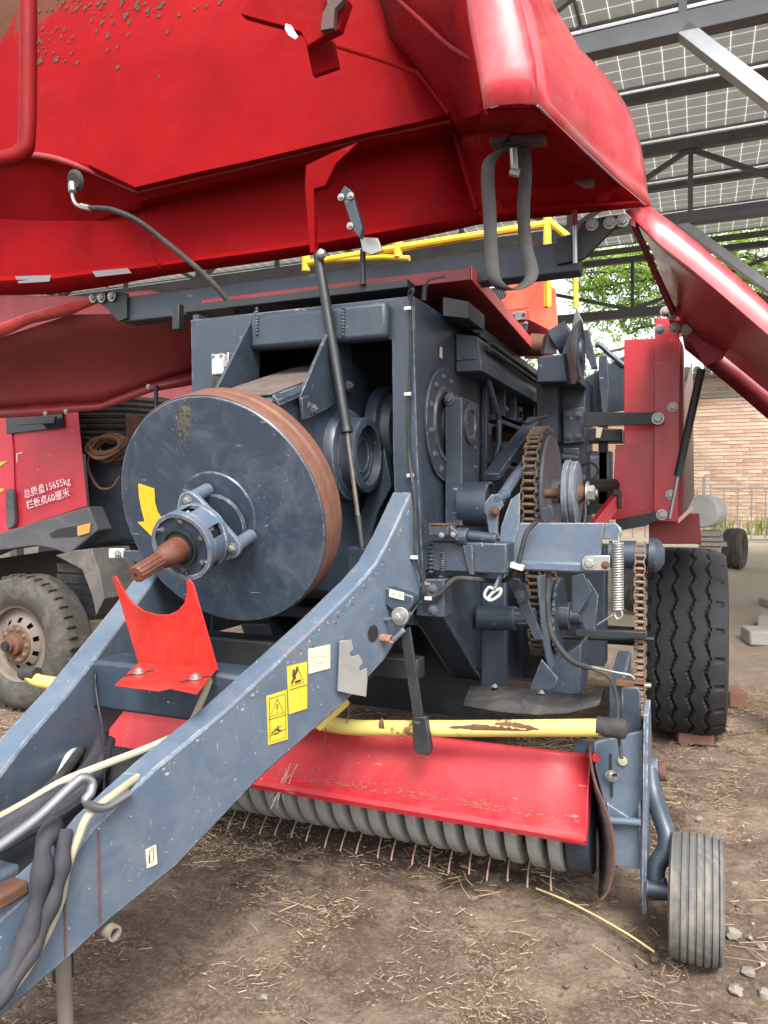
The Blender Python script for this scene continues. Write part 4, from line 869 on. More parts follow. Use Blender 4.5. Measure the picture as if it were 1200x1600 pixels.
# hoses on the right side
g = G().tube([R(838, 815, Y=2.80), R(823, 832, Y=2.79), R(815, 860, Y=2.78), R(806, 890, Y=2.78), R(792, 905, Y=2.82), R(775, 908, Y=2.86), R(740, 905, Y=2.7), R(710, 905, Y=2.68), R(690, 925, Y=2.67), R(672, 932, Y=2.66), R(664, 915, Y=2.65)], .0095); P('corrugated_hose', g, RUB, 0)
g = G(); p = R(808, 885, Y=2.77); g.box(p, (.05, .03, .022), Matrix.Rotation(.25, 3, 'Y')); P('cable_clip', g, WHITEM, .003)
g = G().tube([R(858, 890, Y=2.86), R(856, 940, Y=2.84), R(862, 990, Y=2.82), R(890, 1030, Y=2.8), R(925, 1045, Y=2.78), R(952, 1058, Y=2.76), R(964, 1090, Y=2.7), R(966, 1140, Y=2.56), R(971, 1185, Y=2.5)], lambda q: .0105 if q < .5 else .006); P('bowden_cable', g, RUB, 0)
g = G().tube([R(915, 1040, Y=2.8), R(960, 1050, Y=2.78), R(985, 1055, Y=2.78), R(992, 1062, Y=2.77)], .0045); P('cable_end', g, STEEL, 0)
g = G(); p = R(985, 1067, Y=2.78); g.box(p, (.1, .05, .02)); P('slotted_bracket', g, RUST, .002); g = G().box(p + V((.04, -.01, 0)), (.06, .03, .012)); P('slotted_bracket', g, STEEL, .003)
# cable up the front edge with clips
g = G().tube([R(641, 470, Y=2.67), R(639, 457, Y=2.66), R(646, 453, Y=2.64), R(641, 480, Y=2.655), R(641, 560, Y=2.655), R(637, 650, Y=2.655), R(640, 720, Y=2.655), R(648, 780, Y=2.6), R(650, 870, Y=2.6), R(660, 905, Y=2.62), R(662, 925, Y=2.62)], .0055); P('wiring_cable', g, RUB, 0)
for (u, v_, y_) in ((637, 482, 2.65), (637, 616, 2.65), (641, 743, 2.65), (647, 871, 2.59), (669, 935, 2.65)):
    g = G().box(R(u, v_, Y=y_), (.027, .012, .014)); P('cable_clip', g, WHITEM, .002)
# cream decals on the wall
for (u, v_, h_) in ((687, 550, .045), (784, 619, .03)):
    g = G(); p = R(u, v_, X=-.996 if u < 700 else -.99); g.b2(p.x, p.x + .002, p.y, p.y + .03, p.z - h_ / 2, p.z + h_ / 2); P('side_sticker', g, STKC, 0)
# --- tongue
TA, TB = V((-.975, 2.63, 0)), V((-1.335, 1.14, 0)); tdir = (TB - TA).normalized(); tn = V((-tdir.y, tdir.x, 0))
if tn.x < 0: tn = -tn
TP = (TA, tn)
outline = [(643, 768), (652, 830), (658, 905), (655, 945), (600, 1033), (545, 1092), (400, 1222), (277, 1353), (170, 1440), (105, 1500), (0, 1592), (-110, 1690), (-130, 1560), (0, 1436), (117, 1330), (147, 1290), (243, 1200), (350, 1112), (400, 1066), (500, 972), (560, 912), (588, 880), (612, 835)]
op = RR(outline, pl=TP)
def tongue(side, lab):
    g = G().prism(op, tn * -.085)
    if side < 0: g = g.mirror(XC)
    return P('tongue_beam', g, BLUEW, .007, label=lab)
tongue(1, 'near worn blue-grey tongue beam with warning stickers'); tongue(-1, 'far tongue beam with chipped rusty top edge')
def TPT(u, v_, off=.0): return R(u, v_, pl=(TA + tn * off, tn))
# weld lines
for pts in ([(154, 1296), (156, 1442)], [(101, 1372), (102, 1495)]):
    g = G().tube([TPT(*q, .0015) for q in pts], .0028, 5, smooth=0); P('weld_line', g, RUST, 0)
# chipped paint along the upper ridges
def chips(name, n, mat, seed, pts, spread, size, mirror=False):
    rr = random.Random(seed); g = G()
    for k in range(n):
        i = rr.randrange(len(pts) - 1); f = rr.random(); u_ = pts[i][0] + (pts[i + 1][0] - pts[i][0]) * f; v_ = pts[i][1] + (pts[i + 1][1] - pts[i][1]) * f + 3 + abs(rr.gauss(0, spread))
        c_ = TPT(u_, v_, .0012); s_ = size * rr.random() ** 2 + .0012; m_ = 7; dv = V((0, 0, 1)); dh = tdir; ring = [c_ + (dh * math.cos(6.283 * q / m_) * rr.uniform(.5, 1.6) + dv * math.sin(6.283 * q / m_) * rr.uniform(.4, 1.1)) * s_ for q in range(m_)]
        g.add(ring, [tuple(range(m_))])
    if mirror: g = g.mirror(XC)
    o = g.make(name, mat, BAL); return tag(o, kind='stuff')
ridge = [(643, 768), (612, 835), (588, 880), (560, 912), (500, 972), (400, 1066), (350, 1112), (243, 1200)]
ridge = [(u_ + 6, v_ + 2) for u_, v_ in ridge]
chips('paint_chips', 110, flat('bare_primer', (.26, .26, .25)), 3, ridge, 6, .005)
chips('paint_chips', 60, flat('primer_flecks', (.24, .25, .26)), 8, [(620, 830), (560, 980), (430, 1120), (280, 1250), (150, 1390)], 34, .0028)
chips('rust_spots', 26, RUST, 4, ridge, 9, .006)
g = G(); rr = random.Random(6)
for (u_, v_, s0) in ((112, 1040, .018), (118, 1052, .022), (104, 1066, .016), (126, 1030, .01), (98, 1078, .01)):
    c_ = R(u_, v_, Y=1.80 + (1040 - v_) * .004); 
    for dz in (0,):
        ring = []
        for q in range(9): ring.append(c_ + tdir * math.cos(q * .698) * s0 * rr.uniform(.6, 1.5) * 1.3 + V((.6, 0, .1)) * math.sin(q * .698) * s0 * rr.uniform(.5, 1.1))
        g.add(ring, [tuple(range(9))])
# crossmember between beams
y_c = 1.86; xl, xr = -1.80, -1.24
g = G(); g.b2(xl, xr, y_c, y_c + .14, .775, .93); P('cross_member', g, BLUE, .012)
g = G(); g.b2(-1.95, -1.08, 2.35, 2.47, .80, .93); P('cross_member', g, BLACK, .01)
# red PTO cradle
zt = .937
bp_ = [R(180, 1072, Z=zt), R(218, 1037, Z=zt), R(340, 1046, Z=zt), R(308, 1086, Z=zt), R(266, 1077, Z=zt), R(248, 1081, Z=zt)]
cr = empty('shaft_cradle', (bp_[1] + bp_[2]) / 2, parent=BAL)
g = G().prism(bp_, (0, 0, .005)); P('cradle_base', g, REDB, .001, parent=cr)
yb = (bp_[1].y + bp_[2].y) / 2 
up_px = [(216, 1037), (176, 902), (181, 901), (188, 914), (197, 930), (210, 945), (225, 955), (245, 961), (262, 961), (278, 954), (288, 942), (292, 925), (291, 907), (295, 905), (301, 912), (340, 1047)]
nrm = V((0, 1, .20)).normalized()
mid = (bp_[1] + bp_[2]) / 2; 
g = G().prism([R(u, v_, pl=(mid, nrm)) for u, v_ in up_px], nrm * .006); P('cradle_plate', g, REDB, .001, parent=cr)
for (u, v_) in ((217, 1052), (305, 1061)):
    p = R(u, v_, Z=zt + .006); g = G().beam(p + V((-.015, -.045, 0)), p + V((.015, .045, 0)), .014, .002); P('slot', g, BLACK, 0, parent=cr)
    bolt(p + V((0, 0, .001)), (0, 0, 1), .012, cr, STEEL)
# stickers on the tongue
def sticker(px, mat, lab=None):
    o = P('warning_sticker', G().prism([TPT(*q, .003) for q in px], tn * -.0025), mat, 0, label=lab); return o
def strokes(lines, parent, mat=INK, r=.0016, off=.0042):
    g = G()
    for ln in lines: g.tube([TPT(*q, off) for q in ln], r, 4, smooth=0)
    g.v = [p - tn * ((p - (TA + tn * off)).dot(tn)) * .8 for p in g.v]
    return g.make('printed_mark', mat, parent)
s1 = sticker([(417, 1088), (448, 1078), (450, 1155), (420, 1164)], YEL and STKY, 'lower yellow warning sticker with exclamation triangle')
strokes([[(433, 1092), (422, 1120), (444, 1113), (433, 1092)], [(419, 1125), (448, 1116)], [(421, 1092), (446, 1084), (447, 1152), (422, 1160), (421, 1092)], [(422, 1150), (446, 1139)], [(428, 1140), (440, 1134)]], s1, r=.0011)
strokes([[(433, 1100), (433, 1108)], [(433, 1112), (433, 1113.5)], [(424, 1146), (432, 1140), (440, 1142)], [(434, 1134), (436, 1143)], [(428, 1147), (435, 1145)]], s1, r=.0024)
s2 = sticker([(449, 1042), (463, 1038), (480, 1034), (480, 1107), (452, 1116)], STKY, 'upper yellow warning sticker with torn pictogram')
strokes([[(466, 1046), (454, 1072), (475, 1066), (466, 1046)], [(452, 1078), (480, 1070)]], s2, r=.0012)
strokes([[(459, 1046), (458, 1056), (462, 1060)], [(465, 1042), (460, 1056)], [(456, 1068), (459, 1060)], [(461, 1066), (470, 1063)]], s2, r=.0045)
s3 = sticker([(482, 1014), (516, 1007), (516, 1044), (483, 1053)], STKC, 'faded cream sticker with a baler diagram')
strokes([[(485, 1028), (500, 1024), (512, 1026)], [(492, 1030), (492, 1038), (508, 1034), (508, 1026)], [(503, 1036), (503, 1041)], [(513, 1016), (513, 1034)]], s3, INKG, .0009)
s4 = sticker([(228, 1328), (244, 1320), (246, 1350), (230, 1357)], STKC, 'small cream sticker with box drawing')
strokes([[(234, 1330), (240, 1327), (240, 1345), (234, 1348), (234, 1330)], [(233, 1337), (233, 1350)], [(236, 1326), (240, 1324)]], s4, INK, .0009)
# notched steel plate
npx = [(530, 1001), (548, 999), (551, 1014), (545, 1020), (548, 1026), (560, 1022), (566, 1034), (560, 1042), (562, 1048), (572, 1043), (573, 1062), (571, 1088), (548, 1084), (526, 1079)]
g = G().prism([R(u, v_, pl=(TPT(530, 1040, .012), V((.75, -.66, 0)))) for u, v_ in npx], V((.75, -.66, 0)) * .007); P('notched_plate', g, STEEL, .001)
p = TPT(546, 1070, .03); g = G().cyl(p, p + tn * .002, .006); P('pin_hole', g, BLACK, 0)
# latch bracket with lever and rusty spring
g = G().prism(RR([(592, 908), (612, 914), (655, 928), (656, 940), (640, 962), (600, 935), (592, 925)], Y=2.50), (0, -.06, 0)); P('latch_bracket', g, BLUE, .006)
g = G().prism(RR([(609, 920), (632, 926), (631, 938), (608, 932)], Y=2.437), (0, -.002, 0)); o = P('latch_sticker', g, STKC, 0)
g = G().tube(RR([(612, 929), (615, 927), (618, 930)], Y=2.434), .001, 4, smooth=0); g.tube(RR([(621, 933), (625, 929), (628, 934)], Y=2.434), .001, 4, smooth=0); g.make('printed_mark', INK, o)
pv = R(627, 962, Y=2.42)
g = G().cyl(pv + V((0, .05, 0)), pv + V((0, -.03, 0)), .019); g.cyl(pv + V((0, -.005, 0)), pv + V((0, -.015, 0)), .032); P('latch_pivot', g, STEEL, .002); bolt(pv + V((0, -.03, 0)), (0, -1, 0), .014, BAL)
g = G().cyl(R(588, 968, Y=2.45), R(618, 968, Y=2.42), .008); P('latch_arm', g, BLUEW, .001)
g = G().tube(coil(R(578, 993, Y=2.44), R(613, 999, Y=2.40), .011, .0035, 12), .0032, 5, smooth=0); P('latch_spring', g, rusty('red_rust', (.22, .09, .07), (.34, .17, .13)), 0)
g = G().cyl(R(615, 1000, Y=2.41), R(631, 984, Y=2.41), .009); P('latch_pin', g, BLUEW, .001)
p = TPT(583, 990, .001); g = G().lathe([(0, .03), (.001, .0005)], p, tn, 24); P('spring_hole', g, BLACK, 0)
g = G().prism(RR([(625, 985), (640, 980), (662, 1128), (646, 1128)], Y=2.44), (0, .012, 0)); P('support_bar', g, BLACK, .002)
g = G().prism(RR([(643, 1120), (665, 1120), (673, 1172), (670, 1181), (652, 1178), (646, 1170)], Y=2.425), (0, .03, 0)); P('bar_foot', g, BLACK, .004)
# yellow brace bar across, with rubber caps
Yb = 2.5; ya, yb_ = R(506, 1130, Y=Yb), R(940, 1137, Y=Yb); yl = R(42, 1052, Y=Yb)
g = G().tube([yl, R(86, 1068, Y=Yb), (xl, Yb, (yl.z + yb_.z) / 2 - .0), ya + V((0, 0, .0)), R(640, 1138, Y=Yb), yb_], .0285, 20, smooth=4); P('yellow_bar', g, YELR, 0)
rr = random.Random(12)
def bar_patch(u0, u1, th0, amp):
    g = G(); n_ = 26; ra, rb = [], []; xa, xb = R(u0, 1137, Y=Yb).x, R(u1, 1137, Y=Yb).x
    for i in range(n_ + 1):
        f = i / n_; hw = amp * math.sin(math.pi * f) ** .6 * rr.uniform(.5, 1.2) + .02; cth = th0 + .35 * math.sin(f * 3.0 + 1); x = xa + (xb - xa) * f; zc = ya.z + (yb_.z - ya.z) * ((x - ya.x) / (yb_.x - ya.x)) - .0005
        row = [V((x, Yb - .0292 * math.cos(cth + hw * q_), zc + .0292 * math.sin(cth + hw * q_))) for q_ in (-1, -.5, 0, .5, 1)]; ra.append(row)
    return g.sheet(ra)
P('rust_patch', bar_patch(705, 850, -.25, .42), RUST, 0); P('rust_patch', bar_patch(775, 845, .25, .30), RUST, 0); P('rust_patch', bar_patch(596, 606, 0, 1.0), RUST, 0)
g = G().lathe([(-.05, .031), (0, .0315), (.025, .034), (.04, .028), (.046, .012)], R(958, 1137, Y=Yb), XX, 24); P('bar_cap', g, RUB, 0)
g = G().lathe([(-.05, .031), (0, .0315), (.025, .034), (.04, .028), (.046, .012)], R(45, 1052, Y=Yb), -XX, 24); P('bar_cap', g, RUB, 0)
g = G().beam(R(497, 1139, Y=2.42), R(545, 1096, Y=2.46), .02, .012, (0, 1, 0)); P('yellow_strip', g, YELR, .002)
for (u, v_) in ((509, 1150), (546, 1110)):
    g = G().tube([R(u, v_ - 12, Y=2.44), R(u - 1, v_, Y=2.44), R(u - 3, v_ + 14, Y=2.43), R(u - 5, v_ + 20, Y=2.43)], .002, 5); P('wire_loop', g, RUST, 0)
# paint chips: brush rust patch on far beam
g = G(); mp = [2 * XC - TPT(350, 1100).x]
# --- pickup
YS = 2.60
def shield(v0, v1, t_):  # section from top edge to bottom lip
    pass
xr_, xl_ = -.345, -2.62
z1, z0 = .575, .315
secs = [(2.62, z1 + .004), (2.612, z1 - .006), (2.572, .50), (2.545, .435), (2.534, .385), (2.53, .362), (2.505, .350), (2.498, .336), (2.505, .318), (2.53, .310)]
rows = []
nx = 14
for (y, z) in secs: rows.append([V((xl_ + (xr_ - xl_) * i / nx, y, z - .035 * ((nx - i) / nx) * (1 if z > .56 else .1) )) for i in range(nx + 1)])
g = G().sheet(rows); P('wind_guard', g, REDS, 0, solid=.005, sm=18)
g = G(); rr = random.Random(21)
for k in range(420):
    f = min(1, max(0, rr.choice([rr.gauss(.42, .12), rr.gauss(.72, .12), rr.random()]))); x = xl_ + .9 + (xr_ - xl_ - .92) * f; y_, z_ = 2.533, .372 + abs(rr.gauss(0, .020)) - .075 * 0; zz = z_ - .0035 * ((xr_ - x) / (xr_ - xl_)) ; yy = 2.5335 - .0035 - (0 if zz < .385 else 0) + (zz - .385) * .25
    s_ = rr.uniform(.001, .004) * rr.random() + .0005; c_ = V((x, yy - .0012, zz)); g.add([c_ + V((s_ * 2.4 * math.cos(a_ * 1.047) * rr.uniform(.5, 1.2), 0, s_ * math.sin(a_ * 1.047))) for a_ in range(6)], [tuple(range(6))])
o = g.make('dirt_scuffs', flat('dry_dirt', (.27, .085, .065), .9), BAL); tag(o, kind='stuff')
g = G().prism([(xr_, y, z) for y, z in secs] + [(xr_, 2.66, .45)], (.006, 0, 0)); P('guard_end', g, REDS, .001)
g = G().tube([(xr_ + .005, 2.60, z1 + .01), (xr_ + .03, 2.57, z1 + .012)], .016, 12, smooth=0); P('guard_knob', g, REDS, .003)
dr = (2.80, .350); RB = .250
mb = G(); ww = .047
prof = [(-ww / 2, RB - .010), (-ww / 2 + .004, RB - .003), (-ww / 4, RB), (ww / 4, RB), (ww / 2 - .004, RB - .003), (ww / 2, RB - .010)]
prof = [(-ww / 2, RB - .07)] + prof + [(ww / 2, RB - .07)]; vs_ = []; n_ = 18
for (a_, r_) in prof:
    for i in range(n_ + 1):
        th = rad(166 + 150 * i / n_); rr_ = r_ * (1 if i < n_ - 4 else 1 - .02 * (i - n_ + 4)); vs_.append((a_, rr_ * math.cos(th), rr_ * math.sin(th)))
mb.add(vs_, [(j * (n_ + 1) + i, j * (n_ + 1) + i + 1, (j + 1) * (n_ + 1) + i + 1, (j + 1) * (n_ + 1) + i) for j in range(len(prof) - 1) for i in range(n_)])
bandm = mb.mesh('pickup_band', BAND)
tm = G(); tm.tube([(0, -.02, -.16), (0, -.05, -.21), (.0, -.085, -.242), (.004, -.12, -.262), (.010, -.15, -.282)], .0034, 6); tinem = tm.mesh('pickup_tine', rusty('tine_rust', (.13, .08, .06), (.3, .2, .15), .6))
n = 28; pitch = .0745
for i in range(n):
    x = -.455 - i * pitch; inst(bandm, 'pickup_band', (x, dr[0], dr[1] + .0), BAL, (random.uniform(-.03, .03), random.uniform(-.02, .02), 0))
    inst(tinem, 'pickup_tine', (x - pitch / 2 + random.uniform(-.006, .006), dr[0] + .01 * random.uniform(-1, 1), dr[1] + random.uniform(-.012, .006)), BAL, (random.uniform(-.06, .06), 0, random.uniform(-.05, .05)))
g = G().cyl((-2.56, dr[0], dr[1]), (-.36, dr[0], dr[1]), .15, seg=30); P('pickup_drum', g, BLACK, 0)
g = G().lathe([(0, .225), (.08, .225), (.08, .05)], (-.42, dr[0], dr[1] - .02), XX, 40); P('drum_end', g, DARKB, .004)
# rubber flap
pf = [[R(725, 1095, Y=2.74), R(727, 1106, Y=2.70)], ]
rows = [RR([(735, 1073), (790, 1074), (850, 1081), (905, 1087), (945, 1078)], Y=2.90), RR([(728, 1090), (790, 1095), (850, 1101), (905, 1103), (938, 1096)], Y=2.78), RR([(724, 1103), (785, 1113), (840, 1117), (890, 1114), (932, 1102)], Y=2.70)]
g = G().sheet(rows); P('rubber_flap', g, RUBB if 0 else RUB, 0, solid=.009, sm=60)
for (u, v_) in ((773, 1073), (846, 1083)): bolt(R(u, v_, Y=2.86), (0, 0, 1), .009, BAL)
# pickup side frame
def Y6(pts, Y, d_, name, mat, bev=.003): return P(name, G().prism(RR(pts, Y=Y), (0, d_, 0)), mat, bev)
Y6([(971, 1076), (975, 1074), (996, 1074), (1001, 1082), (1003, 1160), (972, 1160)], 2.70, .012, 'side_upright', BLUE)
Y6([(928, 1160), (1004, 1142), (1004, 1290), (955, 1300), (930, 1200)], 2.64, .02, 'pickup_side_plate', BLUEW)
Y6([(953, 1178), (955, 1178), (958, 1245), (954, 1245)], 2.632, .006, 'plate_seam', BLACK, 0)
Y6([(948, 1255), (1003, 1290), (1004, 1360), (958, 1352)], 2.62, .03, 'lower_side_plate', BLUEW)
g = G().cyl(R(945, 1281, Y=2.60), R(1002, 1285, Y=2.60), .013); P('side_stay', g, BLUEW, .001)
g = G().prism([(-.170, 2.56, .16), (-.170, 2.60, .08), (-.170, 2.70, .08), (-.170, 2.76, .30), (-.170, 2.78, .62), (-.170, 2.72, .76), (-.170, 2.60, .74), (-.170, 2.575, .45)], XX * .015); P('outer_side_plate', g, BLUEW, .002)
g = G().prism([(-.30, 2.74, .3), (-.30, 3.05, .25), (-.30, 3.2, .5), (-.30, 3.1, .85), (-.30, 2.8, .8)], XX * .05); P('chain_case', g, BLUE, .006)
bolt(R(955, 1212, Y=2.625), (0, -1, 0), .014, BAL, STEEL); g = G().cyl(R(957, 1211, Y=2.62), R(966, 1211, Y=2.58), .005); P('stud', g, RUST, 0)
p = R(973, 1189, Y=2.63); g = G().lathe([(0, .016), (.002, .0005)], p, (0, -1, 0), 12); P('dried_mud_spot', g, CREAM, 0)
# curved steel skid
rows = [RR([(919, 1165), (919, 1190), (924, 1225), (934, 1260), (944, 1290), (948, 1330), (945, 1370), (938, 1405)], Y=2.66), RR([(926, 1163), (930, 1190), (937, 1225), (950, 1260), (959, 1295), (961, 1340), (956, 1380), (940, 1406)], Y=2.52)]
rows = [RR([(921, 1165), (924, 1195), (931, 1225), (943, 1255), (953, 1285), (959, 1320), (958, 1360), (950, 1392), (940, 1405)], Y=2.52), RR([(921, 1162), (921, 1190), (924, 1225), (930, 1260), (934, 1290), (937, 1320), (937, 1350), (937, 1380), (935, 1400)], Y=2.80)]
g = G().sheet(rows); P('curved_skid', g, rusty('skid_steel', (.045, .035, .035), (.10, .075, .065), .55), 0, solid=.006, sm=60)
g = G().tube(rows[0], .0045, 6); P('skid_edge', g, RUST, 0)
# gauge wheel and arm
wc = V((R(1088, 1400, Y=2.56).x, 2.56, .190))
def tyre(o, r, wd, grooves=6, gd=.008, ax_=XX, shoulder=.3, seg=64, rim=.55):
    prof = []; n = grooves * 8 + 1
    prof.append((-wd * .5, r * rim)); prof.append((-wd * .53, r * .75)); prof.append((-wd * .52, r * .88)); prof.append((-wd * .48, r * .955))
    for i in range(n):
        x = -wd * .44 + wd * .88 * i / (n - 1); crown = r * (1 - .045 * abs(x / (wd * .44)) ** 3); k = i % 8
        prof.append((x, crown - (gd if k in (0, 7) and 0 < i < n - 1 else 0)))
    prof += [(wd * .48, r * .955), (wd * .52, r * .88), (wd * .53, r * .75), (wd * .5, r * rim)]
    return G().lathe(prof, o, ax_, seg, caps=False)
gw = empty('gauge_wheel', wc, parent=BAL)
tyre(wc, .190, .150, 6, .007).make('tyre', RUBG, gw, sm=25)
g = G().lathe([(-.08, .12), (-.05, .115), (-.045, .03), (.045, .03), (.05, .115), (.08, .12)], wc, XX, 30, caps=False); g.make('rim', BLUE, gw)
g = G().cyl(wc - XX * .15, wc + XX * .08, .024); g.make('axle', BLUE, gw, bev=.003)
g = G().tube([R(1015, 1200, Y=2.78), R(1021, 1240, Y=2.74), R(1034, 1280, Y=2.68), R(1042, 1305, Y=2.65), R(1040, 1330, Y=2.63), R(1027, 1350, Y=2.62), R(1024, 1372, Y=2.61), R(1026, 1392, Y=2.60)], .030, 14); P('wheel_arm', g, BLUE, 0)
g = G().cyl(R(1012, 1388, Y=2.60), R(1042, 1388, Y=2.60), .036); P('arm_hub', g, BLUE, .004)
g = G().cyl(R(1008, 1204, Y=2.80), R(1030, 1204, Y=2.80), .042); P('arm_pivot', g, BLUEW, .005); g = G().cyl(R(1030, 1205, Y=2.80), R(1041, 1205, Y=2.80), .034); P('pivot_bush', g, RUST, .004)
g = G().prism(RR([(997, 1255), (1001, 1253), (1008, 1330), (1006, 1392), (1001, 1392), (999, 1330)], Y=2.60), (0, .06, 0)); P('scraper_edge', g, BLUEW, .002)
# --- big wheel
bc = V((-.095, 5.02, .572)); bw = empty('big_wheel', bc, parent=BAL)
RW, WW = .572, .465
seg = 132; prof = []
g = G(); cols_ = []
na = 44
xs_ = [-.5, -.47]
for i in range(na + 1): xs_.append(-.43 + .86 * i / na)
xs_ += [.47, .5]
vs_ = []
for j, xf in enumerate(xs_):
    x = xf * WW; e = abs(xf) / .5
    base = RW * (1 - .075 * e ** 4)
    for i in range(seg * 2):
        th = 2 * math.pi * i / (seg * 2); r = base
        if abs(xf) <= .43:
            ph = (i % 12) / 12; tri = abs(ph * 2 - 1); zz = (tri - .5) * .055
            for gx in (-.28, -.1, .1, .28):
                if abs(xf - gx - zz) < .014: r -= .02
            if abs(xf) > .37 and (i % 12) in (0, 1): r -= .016
        vs_.append(bc + V((x, r * math.cos(th), r * math.sin(th))))
m_ = seg * 2; g.add(vs_, [(j * m_ + i, j * m_ + (i + 1) % m_, (j + 1) * m_ + (i + 1) % m_, (j + 1) * m_ + i) for j in range(len(xs_) - 1) for i in range(m_)])
g.lathe([(-WW * .5, RW * .925), (-WW * .52, RW * .8), (-WW * .5, RW * .55), (-WW * .4, RW * .5)], bc, XX, 60, caps=False); g.lathe([(WW * .5, RW * .925), (WW * .52, RW * .8), (WW * .5, RW * .55), (WW * .4, RW * .5)], bc, XX, 60, caps=False)
g.make('tyre', RUBB, bw, sm=30)
g = G().lathe([(-WW * .4, RW * .5), (-.05, RW * .45), (-.05, .08), (.05, .08), (.05, RW * .45), (WW * .4, RW * .5)], bc, XX, 40, caps=False); g.make('rim', REDD, bw)
g = G().cyl(bc + V((-.9, 0, 0)), bc, .06); P('axle', g, DARKB, 0)
# --- upper cross beam
bz0, bz1 = 2.345, 2.465; YB = 3.02
a, b = R(190, 480, Y=YB), R(905, 380, Y=YB)
g = G(); g.prism([(a.x, YB, a.z - .075), (b.x, YB, 2.335), (b.x, YB, 2.455), (a.x, YB, a.z + .05)], (0, .1, 0)); P('hood_beam', g, DARKB, .006)
g = G().prism(RR([(870, 413), (912, 404), (958, 358), (978, 352), (978, 336), (955, 336), (912, 345), (902, 362), (870, 372)], Y=YB - .02), (0, .02, 0)); P('hinge_plate', g, BLACK, .002)
g = G().prism(RR([(150, 462), (172, 455), (198, 458), (198, 497), (185, 502), (165, 480), (150, 472)], Y=YB - .02), (0, .02, 0)); P('hinge_plate', g, BLACK, .002)
for (u, v_) in ((925, 351), (953, 348), (973, 345)): bolt(R(u, v_, Y=YB - .022), (0, -1, 0), .017, BAL)
for (u, v_) in ((146, 465), (159, 465), (175, 463)): bolt(R(u, v_, Y=YB - .03), (0, -1, 0), .018, BAL)
g = G().tube([R(662, 470, Y=2.95), R(664, 450, Y=2.95), R(672, 438, Y=2.95), R(696, 433, Y=2.95)], .013, smooth=0); P('support_rod', g, BLACK, 0)
g = G(); g.b2(-2.30, -2.26, 2.9, 2.94, 2.24, 2.36); g.b2(-2.2, -1.1, 2.86, 3.0, 2.30, 2.335); P('beam_mount', g, BLACK, .004)
# hydraulic hose hanging from the hood
g = G().tube([R(140, 325, Y=2.70), R(175, 328, Y=2.70), R(215, 345, Y=2.74), R(255, 375, Y=2.8), R(300, 412, Y=2.8), R(335, 445, Y=2.85), R(372, 490, Y=2.95)], .0125); P('hydraulic_hose', g, RUB, 0)
g = G().tube([R(112, 285, Y=2.76), R(113, 305, Y=2.73), R(118, 318, Y=2.72), R(128, 323, Y=2.71), R(142, 325, Y=2.70)], .008); g.cyl(R(112, 287, Y=2.75), R(113, 300, Y=2.73), .017, seg=6); g.cyl(R(126, 322, Y=2.71), R(143, 326, Y=2.70), .013, seg=6); P('hose_fitting', g, STEEL, 0)
g = G().lathe([(0, .05), (.015, .035), (.015, .0005)], R(118, 282, Y=2.77), (0, -1, -.3), 20); P('rubber_grommet', g, RUB, 0)
# gas strut
a, m2, e = R(497, 398, Y=2.62), R(541, 668, Y=2.56), R(566, 856, Y=2.52)
g = G().cyl(a, m2, .0195, seg=24); g.lathe([(0, .022), (.004, .023), (.02, .023), (.022, .014)], m2, m2 - a, 24); P('gas_strut', g, BLACK, 0)
g = G().cyl(m2, e, .0085); P('strut_rod', g, rusty('bronze_rod', (.05, .04, .035), (.12, .09, .07), .35), 0)
g = G().cyl(e - (e - m2).normalized() * .12, e, .013); P('strut_end', g, BLACK, 0)
# --- red hood (front)
hood = empty('front_hood', (XC, 2.95, 2.5), parent=BAL)
def H(name, g, mat, **k):
    k.setdefault('sm', 40); return g.make(name, mat, hood, **k)
def Q(u, v_, d): return R(u, v_, d=d)
# ribs of the inner surface. depths d measured along view axis
dA = lambda u: None
PA = (V((XC, 2.74, 2.9)), V((0, 1, -.28)).normalized())   # upper panel plane (leans toward the yard at the top)
def pa(u, v_, off=0): return R(u, v_, pl=(PA[0] + PA[1] * off, PA[1]))
# one continuous inner skin, a grid in height (rows) x width (columns)
colsu = []
def rowpts(pts, f): return [f(u, v_) for u, v_ in pts]
Yr = lambda Y: (lambda u, v_: R(u, v_, Y=Y))
skin = G()
# bottom rim fold, band, ridge, upper panel
r0 = rowpts([(250, 432), (330, 420), (420, 408), (500, 396), (600, 382), (680, 366), (750, 350)], Yr(2.94))
r1 = rowpts([(250, 415), (330, 404), (420, 392), (500, 380), (600, 362), (680, 348), (748, 336)], Yr(2.90))
r2 = rowpts([(249, 409), (330, 398), (420, 386), (500, 373), (600, 355), (680, 341), (746, 329)], Yr(2.925))
r3 = rowpts([(222, 325), (310, 304), (400, 284), (500, 260), (580, 241), (650, 226), (712, 213)], Yr(2.93))
r4 = rowpts([(218, 314), (308, 292), (398, 271), (498, 246), (578, 228), (648, 213), (708, 200)], Yr(2.84))
r5 = rowpts([(215, 300), (305, 279), (396, 258), (496, 234), (576, 215), (646, 201), (705, 188)], Yr(2.81))
r6 = rowpts([(212, 292), (302, 270), (394, 250), (494, 226), (574, 207), (644, 192), (703, 178)], lambda u, v_: pa(u, v_, 0))
r7 = rowpts([(185, 240), (290, 215), (390, 190), (490, 165), (560, 145), (620, 125), (660, 120)], lambda u, v_: pa(u, v_, 0))
r8 = rowpts([(150, 100), (270, 100), (390, 90), (470, 70), (540, 60), (590, 60), (610, 60)], lambda u, v_: pa(u, v_, 0))
r9 = rowpts([(130, -120), (250, -120), (380, -120), (450, -120), (500, -120), (530, -120), (560, -120)], lambda u, v_: pa(u, v_, .0))
